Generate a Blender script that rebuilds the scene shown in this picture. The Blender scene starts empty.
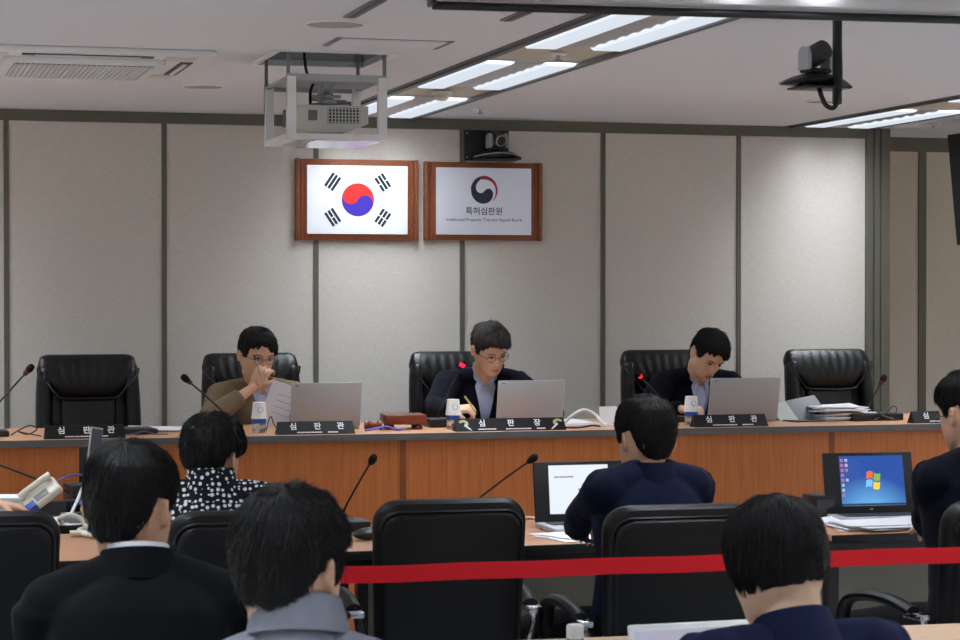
import bpy, bmesh, math, random
import numpy as np
from mathutils import Vector as V, Matrix as M4, noise as NZ
from mathutils.bvhtree import BVHTree
random.seed(7)
R = math.radians
C = bpy.context.scene.collection
PI = math.pi

# ------------------------------------------------------------------ helpers
class MB:
    def __init__(s): s.v = []; s.f = []; s.m = []; s.sm = []
    def add(s, vs, fs, m=0, M=None, smooth=True):
        o = len(s.v)
        for p in vs:
            p = V(p)
            if M is not None: p = M @ p
            s.v.append(p)
        for f in fs:
            s.f.append([i + o for i in f]); s.m.append(m); s.sm.append(smooth)
        return s
    def box(s, c, d, bev=0, m=0, M=None, seg=2):
        bm = bmesh.new(); bmesh.ops.create_cube(bm, size=1)
        for v in bm.verts: v.co = V((v.co.x*d[0], v.co.y*d[1], v.co.z*d[2]))
        if bev: bmesh.ops.bevel(bm, geom=bm.edges[:], offset=bev, segments=seg, affect='EDGES', profile=.5)
        bm.verts.index_update()
        s.add([v.co + V(c) for v in bm.verts], [[v.index for v in f.verts] for f in bm.faces], m, M)
        bm.free(); return s
    def b2(s, a, b, bev=0, m=0, M=None):
        return s.box([(a[i]+b[i])/2 for i in range(3)], [abs(b[i]-a[i]) for i in range(3)], bev, m, M)
    def tube(s, pts, r, n=8, m=0, M=None, flat=1.0, cap=True, up=None):
        pts = [V(p) for p in pts]; k = len(pts)
        rs = r if hasattr(r, '__len__') else [r]*k
        vs = []; fs = []; prev = None
        for i, p in enumerate(pts):
            t = (pts[min(i+1, k-1)] - pts[max(i-1, 0)]).normalized()
            if prev is None:
                a = V(up) if up else (V((0,0,1)) if abs(t.z) < .9 else V((0,1,0)))
            else: a = prev
            a = (a - t*a.dot(t)).normalized(); prev = a; b = t.cross(a)
            for j in range(n):
                q = 2*PI*j/n
                vs.append(p + (a*math.cos(q)*flat + b*math.sin(q))*rs[i])
        for i in range(k-1):
            for j in range(n):
                fs.append([i*n+j, i*n+(j+1)%n, (i+1)*n+(j+1)%n, (i+1)*n+j])
        if cap: fs.append(list(range(n))[::-1]); fs.append([(k-1)*n+j for j in range(n)])
        return s.add(vs, fs, m, M)
    def lathe(s, prof, n=20, m=0, M=None):
        vs = []; fs = []
        for r, z in prof:
            for j in range(n): vs.append((r*math.cos(2*PI*j/n), r*math.sin(2*PI*j/n), z))
        for i in range(len(prof)-1):
            for j in range(n): fs.append([i*n+j, i*n+(j+1)%n, (i+1)*n+(j+1)%n, (i+1)*n+j])
        fs.append(list(range(n))[::-1]); fs.append([(len(prof)-1)*n+j for j in range(n)])
        return s.add(vs, fs, m, M)
    def sph(s, c, r, n=16, m=0, M=None, h=None):
        if not hasattr(r, '__len__'): r = (r, r, r)
        h = h or n//2; vs = [(c[0], c[1], c[2]-r[2])]; fs = []
        for i in range(1, h):
            a = PI*i/h - PI/2
            for j in range(n):
                b = 2*PI*j/n
                vs.append((c[0]+r[0]*math.cos(a)*math.cos(b), c[1]+r[1]*math.cos(a)*math.sin(b), c[2]+r[2]*math.sin(a)))
        vs.append((c[0], c[1], c[2]+r[2])); e = len(vs)-1
        for j in range(n):
            fs.append([0, 1+(j+1)%n, 1+j]); fs.append([e, e-n+j, e-n+(j+1)%n])
            for i in range(h-2): fs.append([1+i*n+j, 1+i*n+(j+1)%n, 1+(i+1)*n+(j+1)%n, 1+(i+1)*n+j])
        return s.add(vs, fs, m, M)
    def prism(s, poly, h, m=0, M=None, smooth=False):
        n = len(poly); vs = [(p[0], p[1], 0) for p in poly] + [(p[0], p[1], h) for p in poly]
        fs = [list(range(n))[::-1], [n+i for i in range(n)]] + [[i, (i+1)%n, n+(i+1)%n, n+i] for i in range(n)]
        return s.add(vs, fs, m, M, smooth)
    def grid(s, nu, nv, fn, m=0, M=None, closeu=False, thick=0):
        vs = [fn(i/(nu-1 if not closeu else nu), j/(nv-1)) for j in range(nv) for i in range(nu)]; fs = []
        for j in range(nv-1):
            for i in range(nu if closeu else nu-1):
                a = j*nu+i; b = j*nu+(i+1)%nu
                fs.append([a, b, b+nu, a+nu])
        return s.add(vs, fs, m, M)
    def quad(s, a, b, c, d, m=0, M=None): return s.add([a, b, c, d], [[0,1,2,3]], m, M, False)

def meshdata(name, mb, mats, org=V((0,0,0)), ang=40):
    me = bpy.data.meshes.new(name)
    me.from_pydata([tuple(p - org) for p in mb.v], [], mb.f)
    for m in mats: me.materials.append(m)
    me.polygons.foreach_set('material_index', mb.m)
    me.polygons.foreach_set('use_smooth', mb.sm)
    bm = bmesh.new(); bm.from_mesh(me); bmesh.ops.recalc_face_normals(bm, faces=bm.faces); bm.to_mesh(me); bm.free()
    if ang: me.set_sharp_from_angle(angle=R(ang))
    me.update(); return me

def mk(name, mb, mats, parent=None, label=None, org=V((0,0,0)), ang=40, loc=None, kind=None):
    if not isinstance(mats, (list, tuple)): mats = [mats]
    o = bpy.data.objects.new(name, meshdata(name, mb, mats, org, ang)); C.objects.link(o)
    if parent: o.parent = parent
    if loc: o.location = loc
    if label: o['label'] = label
    if kind: o['kind'] = kind
    return o

def tag(o, label, cat, group=None):
    o['label'] = label; o['category'] = cat
    if group: o['group'] = group
    return o

def thing(name, label, cat, loc=(0,0,0), rz=0, group=None):
    o = bpy.data.objects.new(name, None); C.objects.link(o); o.empty_display_size = .1
    o.location = loc; o.rotation_euler = (0, 0, R(rz)); return tag(o, label, cat, group)

def dup(root, loc, rz=None, label=None, group=None):
    r = root.copy(); C.objects.link(r); r.location = loc
    if rz is not None: r.rotation_euler = (0, 0, R(rz))
    if label: r['label'] = label
    if group: r['group'] = group
    for ch in list(root.children):
        c = ch.copy(); C.objects.link(c); c.parent = r
        for g in ch.children:
            d = g.copy(); C.objects.link(d); d.parent = c
    return r

def struct(name, mb, mats): return mk(name, mb, mats, kind='structure', ang=30)

def smoothpath(pts, n=6, closed=False):
    pts = [V(p) for p in pts]; out = []; k = len(pts)
    rng = range(k) if closed else range(k-1)
    for i in rng:
        g = (lambda j: pts[j % k]) if closed else (lambda j: pts[max(0, min(k-1, j))])
        p0, p1, p2, p3 = g(i-1), g(i), g(i+1), g(i+2)
        for q in range(n):
            t = q/n
            out.append(.5*((2*p1) + (p2-p0)*t + (2*p0-5*p1+4*p2-p3)*t*t + (3*p1-p0-3*p2+p3)*t**3))
    if not closed: out.append(pts[-1])
    return out

def text(mb, body, size, M, m=0, ext=.0004, bold=0):
    cu = bpy.data.curves.new('lettering', 'FONT'); cu.body = body; cu.size = size; cu.align_x = 'CENTER'; cu.align_y = 'CENTER'
    cu.extrude = ext; cu.offset = bold; cu.resolution_u = 3
    o = bpy.data.objects.new('lettering', cu); C.objects.link(o)
    me = bpy.data.meshes.new_from_object(o.evaluated_get(bpy.context.evaluated_depsgraph_get()))
    mb.add([v.co for v in me.vertices], [list(p.vertices) for p in me.polygons], m, M, False)
    bpy.data.objects.remove(o); bpy.data.curves.remove(cu); bpy.data.meshes.remove(me)

def face_M(loc, rx=90, rz=0):                    # a local XY drawing stood up to face -Y
    return M4.Translation(loc) @ M4.Rotation(R(rz), 4, 'Z') @ M4.Rotation(R(rx), 4, 'X')

# ------------------------------------------------------------------ materials
def lin(c):
    return tuple((x/255/12.92 if x/255 <= .04045 else ((x/255+.055)/1.055)**2.4) for x in c) + (1,)

def mat(name, rgb, rough=.5, metal=0, spec=.5, bump=0, bscale=200, var=0, vscale=20, coat=0, sheen=0, stretch=None, alpha=1, trans=0, sss=0):
    m = bpy.data.materials.new(name); m.use_nodes = True; nt = m.node_tree; N = nt.nodes; L = nt.links
    b = N['Principled BSDF']; col = lin(rgb)
    b.inputs['Base Color'].default_value = col; b.inputs['Roughness'].default_value = rough
    b.inputs['Metallic'].default_value = metal; b.inputs['Specular IOR Level'].default_value = spec
    b.inputs['Coat Weight'].default_value = coat; b.inputs['Sheen Weight'].default_value = sheen
    b.inputs['Transmission Weight'].default_value = trans; b.inputs['Alpha'].default_value = alpha
    if sss: b.inputs['Subsurface Weight'].default_value = sss; b.inputs['Subsurface Radius'].default_value = (.01,.004,.002)
    tc = N.new('ShaderNodeTexCoord'); mp = N.new('ShaderNodeMapping'); L.new(tc.outputs['Object'], mp.inputs['Vector'])
    if stretch: mp.inputs['Scale'].default_value = stretch
    if var:
        n = N.new('ShaderNodeTexNoise'); n.inputs['Scale'].default_value = vscale; n.inputs['Detail'].default_value = 5
        L.new(mp.outputs[0], n.inputs['Vector'])
        r = N.new('ShaderNodeValToRGB'); r.color_ramp.elements[0].position = .3; r.color_ramp.elements[1].position = .7
        r.color_ramp.elements[0].color = tuple(x*(1-var) for x in col[:3])+(1,); r.color_ramp.elements[1].color = tuple(min(1, x*(1+var)) for x in col[:3])+(1,)
        L.new(n.outputs['Fac'], r.inputs[0]); L.new(r.outputs[0], b.inputs['Base Color'])
    if bump:
        n = N.new('ShaderNodeTexNoise'); n.inputs['Scale'].default_value = bscale; n.inputs['Detail'].default_value = 3
        L.new(mp.outputs[0], n.inputs['Vector'])
        bp = N.new('ShaderNodeBump'); bp.inputs['Strength'].default_value = bump; bp.inputs['Distance'].default_value = .002
        L.new(n.outputs['Fac'], bp.inputs['Height']); L.new(bp.outputs[0], b.inputs['Normal'])
    return m

def emit(name, rgb, s):
    m = bpy.data.materials.new(name); m.use_nodes = True; b = m.node_tree.nodes['Principled BSDF']
    b.inputs['Base Color'].default_value = (.02,.02,.02,1); b.inputs['Roughness'].default_value = .12
    b.inputs['Emission Color'].default_value = lin(rgb); b.inputs['Emission Strength'].default_value = s
    return m

def lamp_mat(name, rgb, lo, hi, p):              # a louvred luminaire: most light goes straight down
    m = bpy.data.materials.new(name); m.use_nodes = True; nt = m.node_tree; N = nt.nodes; L = nt.links
    N.remove(N['Principled BSDF']); e = N.new('ShaderNodeEmission'); e.inputs[0].default_value = lin(rgb)
    g = N.new('ShaderNodeNewGeometry'); d = N.new('ShaderNodeVectorMath'); d.operation = 'DOT_PRODUCT'
    L.new(g.outputs['Incoming'], d.inputs[0]); L.new(g.outputs['Normal'], d.inputs[1])
    a = N.new('ShaderNodeMath'); a.operation = 'ABSOLUTE'; L.new(d.outputs['Value'], a.inputs[0])
    q = N.new('ShaderNodeMath'); q.operation = 'POWER'; L.new(a.outputs[0], q.inputs[0]); q.inputs[1].default_value = p
    w = N.new('ShaderNodeMath'); w.operation = 'MULTIPLY_ADD'; L.new(q.outputs[0], w.inputs[0]); w.inputs[1].default_value = hi; w.inputs[2].default_value = lo
    L.new(w.outputs[0], e.inputs[1]); L.new(e.outputs[0], N['Material Output'].inputs[0])
    return m

def wood(name, c1, c2, sc=(26, 26, 1.6), rough=.4, spec=.4):
    m = mat(name, c1, rough, spec=spec); nt = m.node_tree; N = nt.nodes; L = nt.links; b = N['Principled BSDF']
    mp = N['Mapping']; mp.inputs['Scale'].default_value = sc
    n = N.new('ShaderNodeTexNoise'); n.inputs['Scale'].default_value = 2.2; n.inputs['Detail'].default_value = 8; n.inputs['Roughness'].default_value = .65
    n.inputs['Distortion'].default_value = .4
    r = N.new('ShaderNodeValToRGB'); r.color_ramp.elements[0].position = .35; r.color_ramp.elements[1].position = .68
    r.color_ramp.elements[0].color = lin(c2); r.color_ramp.elements[1].color = lin(c1)
    L.new(mp.outputs[0], n.inputs['Vector']); L.new(n.outputs['Fac'], r.inputs[0]); L.new(r.outputs[0], b.inputs['Base Color'])
    return m

def weave(name, c1, c2, s=90):
    m = mat(name, c1, .95, spec=.1); nt = m.node_tree; N = nt.nodes; L = nt.links; b = N['Principled BSDF']
    tc = N['Texture Coordinate']; fac = []
    for sc in ((s*3, s*3, s*.22), (s*.22, s*.22, s*3)):
        mp = N.new('ShaderNodeMapping'); mp.inputs['Scale'].default_value = sc; L.new(tc.outputs['Object'], mp.inputs[0])
        n = N.new('ShaderNodeTexNoise'); n.inputs['Scale'].default_value = 1; n.inputs['Detail'].default_value = 4; L.new(mp.outputs[0], n.inputs['Vector']); fac.append(n)
    a = N.new('ShaderNodeMath'); a.operation = 'ADD'; L.new(fac[0].outputs['Fac'], a.inputs[0]); L.new(fac[1].outputs['Fac'], a.inputs[1])
    r = N.new('ShaderNodeMapRange'); r.inputs['From Min'].default_value = .75; r.inputs['From Max'].default_value = 1.25; L.new(a.outputs[0], r.inputs[0])
    x = N.new('ShaderNodeMix'); x.data_type = 'RGBA'; L.new(r.outputs[0], x.inputs[0]); x.inputs[6].default_value = lin(c2); x.inputs[7].default_value = lin(c1)
    L.new(x.outputs[2], b.inputs['Base Color'])
    bp = N.new('ShaderNodeBump'); bp.inputs['Strength'].default_value = .25; bp.inputs['Distance'].default_value = .002; L.new(a.outputs[0], bp.inputs['Height']); L.new(bp.outputs[0], b.inputs['Normal'])
    return m

def dots(name, base, spot, scale=55, r=.42):
    m = mat(name, base, .8, spec=.2); nt = m.node_tree; N = nt.nodes; L = nt.links; b = N['Principled BSDF']
    v = N.new('ShaderNodeTexVoronoi'); v.inputs['Scale'].default_value = scale; v.inputs['Randomness'].default_value = .55; L.new(N['Mapping'].outputs[0], v.inputs['Vector'])
    v2 = N.new('ShaderNodeTexNoise'); v2.inputs['Scale'].default_value = scale*.9; L.new(N['Mapping'].outputs[0], v2.inputs['Vector'])
    ad = N.new('ShaderNodeMath'); ad.operation = 'MULTIPLY_ADD'; L.new(v2.outputs['Fac'], ad.inputs[0]); ad.inputs[1].default_value = .25; L.new(v.outputs['Distance'], ad.inputs[2])
    c = N.new('ShaderNodeMath'); c.operation = 'LESS_THAN'; L.new(ad.outputs[0], c.inputs[0]); c.inputs[1].default_value = r
    x = N.new('ShaderNodeMix'); x.data_type = 'RGBA'; L.new(c.outputs[0], x.inputs[0]); x.inputs[6].default_value = lin(base); x.inputs[7].default_value = lin(spot)
    L.new(x.outputs[2], b.inputs['Base Color']); return m

m_wall = weave('wall_fabric', (228,223,214), (212,206,196), 130)
m_wall2 = weave('wall_fabric_recess', (222,210,194), (206,194,178), 150)
m_trim = mat('olive_trim', (103,101,88), .6, var=.08, vscale=12, stretch=(20,20,1))
m_paint = mat('plain_paint', (228,226,222), .8)
m_ceil = mat('ceiling_board', (232,233,236), .9, spec=.1, var=.03, vscale=60, bump=.12, bscale=160)
m_ceilmetal = mat('ceiling_metal_edge', (92,92,94), .45, metal=.2)
m_beige = mat('beige_strip_plate', (205,196,176), .5)
m_carpet = mat('carpet', (186,190,192), .9, spec=.05, var=.1, vscale=120, bump=.5, bscale=300)
m_bench = wood('bench_wood', (196,116,62), (172,95,46), (40, 40, 1.4))
m_benchpost = wood('bench_post_wood', (140,78,42), (120,66,34))
m_benchtop = wood('bench_top_wood', (214,160,122), (196,142,104), (2, 26, 26))
m_edge = mat('grey_edge_band', (92,92,92), .5)
m_tabletop = wood('table_top_wood', (190,142,110), (174,126,94), (2, 26, 26), rough=.35)
m_black = mat('black_plastic', (22,22,24), .4)
m_blackmat = mat('black_matte', (10,10,11), .75, spec=.25)
m_leather = mat('black_leather', (10,11,13), .36, spec=.4, bump=.25, bscale=260)
m_leather2 = mat('black_leather_smooth', (8,8,9), .45, spec=.3, bump=.15, bscale=220)
m_pipe = mat('black_piping', (20,20,22), .3)
m_panelgrey = mat('grey_modesty_panel', (150,148,136), .6)
m_chrome = mat('chrome', (200,200,205), .15, metal=1)
m_steel = mat('brushed_steel', (170,172,175), .35, metal=1)
m_white = mat('white_paint_metal', (240,240,238), .45)
m_whiteplastic = mat('white_plastic', (222,220,212), .4)
m_cream = mat('cream_plastic', (214,208,190), .4)
m_silver = mat('silver_lid', (172,173,176), .6, metal=.0)
m_grey = mat('grey_plastic', (120,122,124), .5)
m_dgrey = mat('dark_grey_plastic', (62,64,66), .5)
m_paper = mat('paper', (236,236,240), .8)
m_ink = mat('ink', (70,72,84), .8)
m_brown = wood('frame_wood', (158,94,60), (134,74,44), (30, 2, 30), rough=.35)
m_gavel = wood('gavel_wood', (134,66,42), (108,50,32), (3, 30, 30), rough=.3)
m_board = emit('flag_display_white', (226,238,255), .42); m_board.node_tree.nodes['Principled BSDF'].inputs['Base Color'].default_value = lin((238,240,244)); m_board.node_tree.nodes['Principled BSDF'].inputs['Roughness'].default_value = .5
m_board2 = mat('sign_board_silver', (206,208,216), .42, metal=.1)
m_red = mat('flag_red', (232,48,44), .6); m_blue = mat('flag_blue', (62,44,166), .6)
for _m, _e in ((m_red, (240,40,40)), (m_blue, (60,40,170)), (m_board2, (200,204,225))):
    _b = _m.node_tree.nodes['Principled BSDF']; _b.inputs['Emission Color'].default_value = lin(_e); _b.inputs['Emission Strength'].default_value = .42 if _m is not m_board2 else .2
m_ltr = mat('lettering_dark', (44,46,56), .6)
m_navyl = mat('emblem_navy', (44,52,76), .5); m_redl = mat('emblem_red', (180,44,52), .5)
m_wltr = mat('lettering_white', (236,238,240), .5); m_plate = mat('nameplate_black', (9,9,10), .45, spec=.3); m_gold = mat('emblem_gold', (176,176,128), .5)
m_tape = mat('red_webbing', (208,16,34), .55, spec=.3, bump=.1, bscale=500, stretch=(1,1,3))
m_cup = mat('paper_cup', (236,236,234), .6); m_bottle = mat('clear_plastic_bottle', (225,232,236), .08, trans=.9); m_bluel = mat('blue_label', (38,78,168), .5)
m_skin = mat('skin', (214,168,138), .5, spec=.35, sss=.12, var=.05, vscale=30)
m_skin2 = mat('skin_light', (228,186,156), .5, spec=.35, sss=.12, var=.04, vscale=30)
m_lip = mat('lip', (188,124,108), .45); m_eyew = mat('eye_white', (200,195,190), .25); m_iris = mat('iris', (22,15,12), .15)
m_led = emit('red_led_ring', (255,20,50), 2.2); m_redring = mat('red_ring_off', (92,26,28), .3)
m_orange = mat('manila_envelope', (206,150,92), .8); m_purple = mat('purple_cable', (96,90,170), .5); m_cabw = mat('white_cable', (226,226,228), .45); m_bluec = mat('blue_connector', (46,84,180), .4)
m_lens = lamp_mat('fluorescent_diffuser', (234,242,252), .8, 50.0, 3.8)
m_lensside = lamp_mat('diffuser_side', (232,240,255), .8, .6, 1.0)
m_fin = mat('louvre_fin', (225,225,225), .3, metal=.4)
m_glass = mat('spectacle_lens', (240,245,250), .05, trans=1, alpha=.25)
m_doc = emit('document_screen', (226,234,244), 1.0); m_docink = emit('document_screen_text', (90,95,105), .5)
m_desk = bpy.data.materials.new('desktop_screen')
m_orangel = emit('logo_orange', (236,110,40), .9); m_greenl = emit('logo_green', (140,190,70), .9); m_bluelogo = emit('logo_blue', (120,190,240), 1.0); m_yell = emit('logo_yellow', (248,205,70), 1.0)
m_icon = emit('desktop_icons', (190,200,210), .8); m_icon2 = emit('desktop_icons_pink', (210,130,150), .7); m_taskbar = emit('taskbar', (50,70,110), .6)
def _desk():
    m = m_desk; m.use_nodes = True; nt = m.node_tree; N = nt.nodes; L = nt.links; b = N['Principled BSDF']
    b.inputs['Base Color'].default_value = (.02,.02,.02,1); b.inputs['Roughness'].default_value = .08; b.inputs['Emission Strength'].default_value = 1
    tc = N.new('ShaderNodeTexCoord'); mp = N.new('ShaderNodeMapping'); mp.inputs['Location'].default_value = (.0, 0, -.13); mp.inputs['Scale'].default_value = (5.5, 1, 7)
    g = N.new('ShaderNodeTexGradient'); g.gradient_type = 'SPHERICAL'
    r = N.new('ShaderNodeValToRGB'); r.color_ramp.elements[0].color = lin((24,74,160)); r.color_ramp.elements[1].color = lin((110,190,240))
    L.new(tc.outputs['Object'], mp.inputs[0]); L.new(mp.outputs[0], g.inputs[0]); L.new(g.outputs['Fac'], r.inputs[0]); L.new(r.outputs[0], b.inputs['Emission Color'])
_desk()

# ------------------------------------------------------------------ camera
cam = bpy.data.cameras.new('camera'); camo = bpy.data.objects.new('camera', cam); C.objects.link(camo)
cam.sensor_width = 36; cam.lens = 36*2170/960; cam.clip_start = .05; cam.clip_end = 60
camo.location = (0, 0, 1.6); camo.rotation_euler = (R(90 - .726), 0, R(-15.9))
cam.dof.use_dof = True; cam.dof.focus_distance = 10.0; cam.dof.aperture_fstop = 14.0
bpy.context.scene.camera = camo

# ------------------------------------------------------------------ room
XL, XR, YB, YW, YR, CE = -3.4, 8.2, -2.6, 11.3, 11.9, 2.535
struct('floor', MB().b2((XL, YB, -.05), (XR, 12.1, 0)), m_carpet)
STRIPS = [-2.92, -.27, 2.38, 5.03, 7.66]; SW = .46  # the last strip is unseen, added to brighten the recess wall
PITCH, FIRST, LEN = 1.655, 10.62, 1.10
HATCH = (1.56, 2.0, 8.29, 8.80)
def ceiling():
    holes = [(x, x+SW, YB+.3, YW-.02) for x in STRIPS] + [HATCH]
    xs = sorted({XL, XR, *[h[0] for h in holes], *[h[1] for h in holes]}); ys = sorted({YB, 12.1, *[h[2] for h in holes], *[h[3] for h in holes]})
    mb = MB()
    for i in range(len(xs)-1):
        for j in range(len(ys)-1):
            cx, cy = (xs[i]+xs[i+1])/2, (ys[j]+ys[j+1])/2
            if any(h[0] < cx < h[1] and h[2] < cy < h[3] for h in holes): continue
            mb.b2((xs[i], ys[j], CE), (xs[i+1], ys[j+1], CE+.02))
    struct('ceiling', mb, m_ceil)
ceiling()
for k, x in enumerate(STRIPS):
    mb = MB(); y0, y1 = YB+.3, YW-.02
    mb.b2((x, y0, CE+.006), (x+SW, y1, CE+.03), m=0)
    for a in (x-.012, x+SW-.018): mb.b2((a, y0, CE-.012), (a+.03, y1, CE+.004), m=1)
    mb.b2((x-.035, y0, CE-.004), (x-.022, y1, CE+.001), m=1)
    struct('ceiling_recess' if k == 0 else 'ceiling_recess.%03d' % k, mb, [m_beige, m_ceilmetal])
mb = MB()                                         # the back wall, its return and the recessed wall beyond
mb.b2((XL, YW, 0), (5.633, YW+.05, CE)); struct('wall_back', mb, m_wall)
struct('wall_return', MB().b2((5.583, YW+.05, 0), (5.633, YR, CE)), m_trim)
struct('wall_recess', MB().b2((5.583, YR, 0), (XR, YR+.05, CE)), m_wall2)
struct('wall_left', MB().b2((XL-.05, YB, 0), (XL, 12.1, CE)), m_wall)
struct('wall_right', MB().b2((XR, YB, 0), (XR+.05, 12.1, CE)), m_wall2)
struct('wall_rear', MB().b2((XL, YB-.05, 0), (XR, YB, CE)), m_paint)
for i in range(-5, 6):
    x = .709 + .803*i
    struct('trim_%d' % (i+6), MB().b2((x-.013, YW-.008, 0), (x+.013, YW+.002, CE-.055)), m_trim)
struct('trim_12', MB().b2((XL, YW-.012, CE-.058), (5.633, YW, CE)), m_trim)
mb = MB()
for a, b, d in ((5.50, 5.543, .02), (5.548, 5.582, .028), (5.587, 5.64, .034)): mb.b2((a, YW-d, 0), (b, YW+.03, CE))
struct('trim_13', mb, m_trim)
struct('trim_14', MB().b2((5.633, YR-.012, CE-.085), (XR, YR, CE)), m_trim)
for k, x in enumerate((6.17, 6.97, 7.77)): struct('trim_%d' % (15+k), MB().b2((x-.025, YR-.01, 0), (x+.025, YR+.002, CE-.08)), m_trim)
struct('platform_floor', MB().b2((XL, 9.37, 0), (5.6, YW, .17)), m_carpet)

# ceiling lights
def light():
    t = thing('ceiling_light', 'recessed twin tube ceiling light with centre louvre', 'ceiling light', (0,0,CE))
    h = LEN/2; X0 = .03; w = .135; g = .13
    mk('housing', MB().b2((0.02, -h-.01, .0), (.44, h+.01, .005)), m_fin, t)
    for a in (X0, X0+w+g):
        mk('diffuser', MB().add([(a, -h, -.002), (a, h, -.002), (a+w, h, -.002), (a+w, -h, -.002), (a+.012, -h+.01, -.013), (a+.012, h-.01, -.013), (a+w-.012, h-.01, -.013), (a+w-.012, -h+.01, -.013)], [[4,5,6,7]], 0, None, False).add([(a, -h, -.002), (a, h, -.002), (a+w, h, -.002), (a+w, -h, -.002), (a+.012, -h+.01, -.013), (a+.012, h-.01, -.013), (a+w-.012, h-.01, -.013), (a+w-.012, -h+.01, -.013)], [[0,1,5,4], [2,3,7,6], [1,2,6,5], [3,0,4,7]], 1, None, False), [m_lens, m_lensside], t)
    mb = MB()
    for k in range(9):
        y = -h + LEN*(k+.5)/9
        mb.add([(X0+w+.004, y-.05, -.002), (X0+w+g-.004, y-.05, -.002), (X0+w+g-.004, y, -.007), (X0+w+.004, y, -.007), (X0+w+.004, y+.012, -.002), (X0+w+g-.004, y+.012, -.002)],
               [[0,1,2,3], [3,2,5,4], [0,3,4], [1,5,2]], 0, None, False)
    mk('louvre', mb, m_fin, t)
    return t
L0 = light(); first = True
lab = {(2, 0): 'bright ceiling light next to the back wall, behind the projector cage', (2, 1): 'second ceiling light from the back wall, between the projector cage and hanging camera',
       (2, 2): 'ceiling light just below the edge of the projection screen case', (3, 0): 'ceiling light above the olive corner post at the right', (3, 1): 'ceiling light cut off by the right picture edge'}
for si, x in enumerate(STRIPS):
    for k in range(8):
        y = FIRST - PITCH*k
        o = L0 if first else dup(L0, (0,0,0))
        first = False; o.location = (x, y, CE)
        if (si, k) in lab: o['label'] = lab[(si, k)]
        else: o['label'] = 'recessed twin tube ceiling light in an unseen row outside the picture'; o['group'] = 'ceiling lights outside the picture'

# air conditioner
t = thing('air_conditioner', 'white four-way ceiling cassette air conditioner with central grille', 'air conditioner', (.84, 8.84, CE))
mb = MB().box((0, 0, -.012), (.97, .97, .024), .008); mk('casing', mb, m_white, t)
mb = MB().box((0, 0, -.034), (.62, .62, .022), .006); mk('grille_frame', mb, m_white, t)
mb = MB().box((0, -.0, -.0465), (.54, .5, .002), m=0)
for i in range(28): mb.box((-.265+i*.0196, 0, -.049), (.007, .5, .006), m=1)
for j in range(9): mb.box((0, -.24+j*.06, -.05), (.54, .008, .006), m=1)
mk('grille', mb, [m_dgrey, m_white], t)
for (x, y, w, d) in ((0, -.40, .5, .05), (0, .40, .5, .05), (-.40, 0, .05, .5), (.40, 0, .05, .5)):
    mk('air_outlet', MB().box((x, y, -.0255), (w, d, .004), m=0).box((x, y, -.029), (w*.8 if w > d else .016, d*.8 if d > w else .016, .006), m=1), [m_dgrey, m_white], t)
for x, y in ((-.36, -.36), (.36, -.36), (.36, .36), (-.36, .36)): mk('corner_cap', MB().box((x, y, -.0255), (.12, .12, .005), .002), m_whiteplastic, t)
# ceiling speakers, hatch plate, slots, sprinklers
def disc(x, y, r, lab):
    t = thing('ceiling_speaker', lab, 'speaker', (x, y, CE))
    mk('rim', MB().lathe([(r, 0), (r, -.004), (r*.96, -.007), (r*.9, -.007), (r*.9, 0)], 32), m_white, t)
    mk('speaker_mesh', MB().lathe([(r*.9, -.002), (r*.9, -.005), (.001, -.006)], 32), mat('speaker_mesh_grey', (176,170,166), .7, bump=.6, bscale=700), t)
disc(1.49, 9.8, .1, 'round ceiling speaker right of the air conditioner')
disc(1.585, 7.4, .11, 'round ceiling speaker in front of the projector hatch')
disc(4.517, 9.744, .09, 'round ceiling speaker behind the hanging camera')
t = thing('access_hatch', 'square ceiling access hatch in front of the projector cage', 'hatch', (1.9, 7.93, CE))
mk('door', MB().box((0, 0, -.003), (.40, .22, .006), .001), m_ceil, t)
mb = MB()
for x in (-.213, .213): mb.box((x, 0, -.002), (.02, .26, .004))
for y in (-.12, .12): mb.box((0, y, -.001), (.42, .006, .002))
mk('frame', mb, m_grey, t)
for x, y0, y1, lab in ((1.592, 6.75, 7.2, 'slot air diffuser in the ceiling left of the screen case'), (2.127, 6.88, 7.14, 'short slot air diffuser in the ceiling under the screen case end')):
    tag(mk('slot_diffuser', MB().box((0,0,-.003), (.045, y1-y0, .006), .001, 0).box((0,0,-.0065), (.02, y1-y0-.02, .003), 0, 1), [m_grey, m_dgrey], loc=(x, (y0+y1)/2, CE)), lab, 'air vent')
def sprinkler(x, y, lab):
    t = thing('fire_sprinkler', lab, 'sprinkler', (x, y, CE-.0015))
    mk('plate', MB().lathe([(.035, 0), (.033, -.006), (.012, -.008)], 20), m_white, t)
    mk('nozzle', MB().lathe([(.009, -.006), (.006, -.02), (.016, -.026), (.016, -.028), (.002, -.029)], 14), m_steel, t)
sprinkler(2.62, 8.08, 'fire sprinkler between two ceiling lights, nearest the screen case'); sprinkler(3.02, 10.6, 'fire sprinkler in the ceiling above the wall camera')
sprinkler(5.72, 10.9, 'fire sprinkler beside the ceiling light at far right')
t = thing('smoke_detector', 'white domed smoke detector between the two lights behind the projector', 'smoke detector', (2.6, 9.78, CE-.0005))
mk('base', MB().lathe([(.05, 0), (.05, -.012), (.04, -.014)], 24), m_whiteplastic, t); mk('sensor_dome', MB().lathe([(.036, -.012), (.034, -.03), (.02, -.04), (.002, -.042)], 20), m_cream, t)

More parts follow.
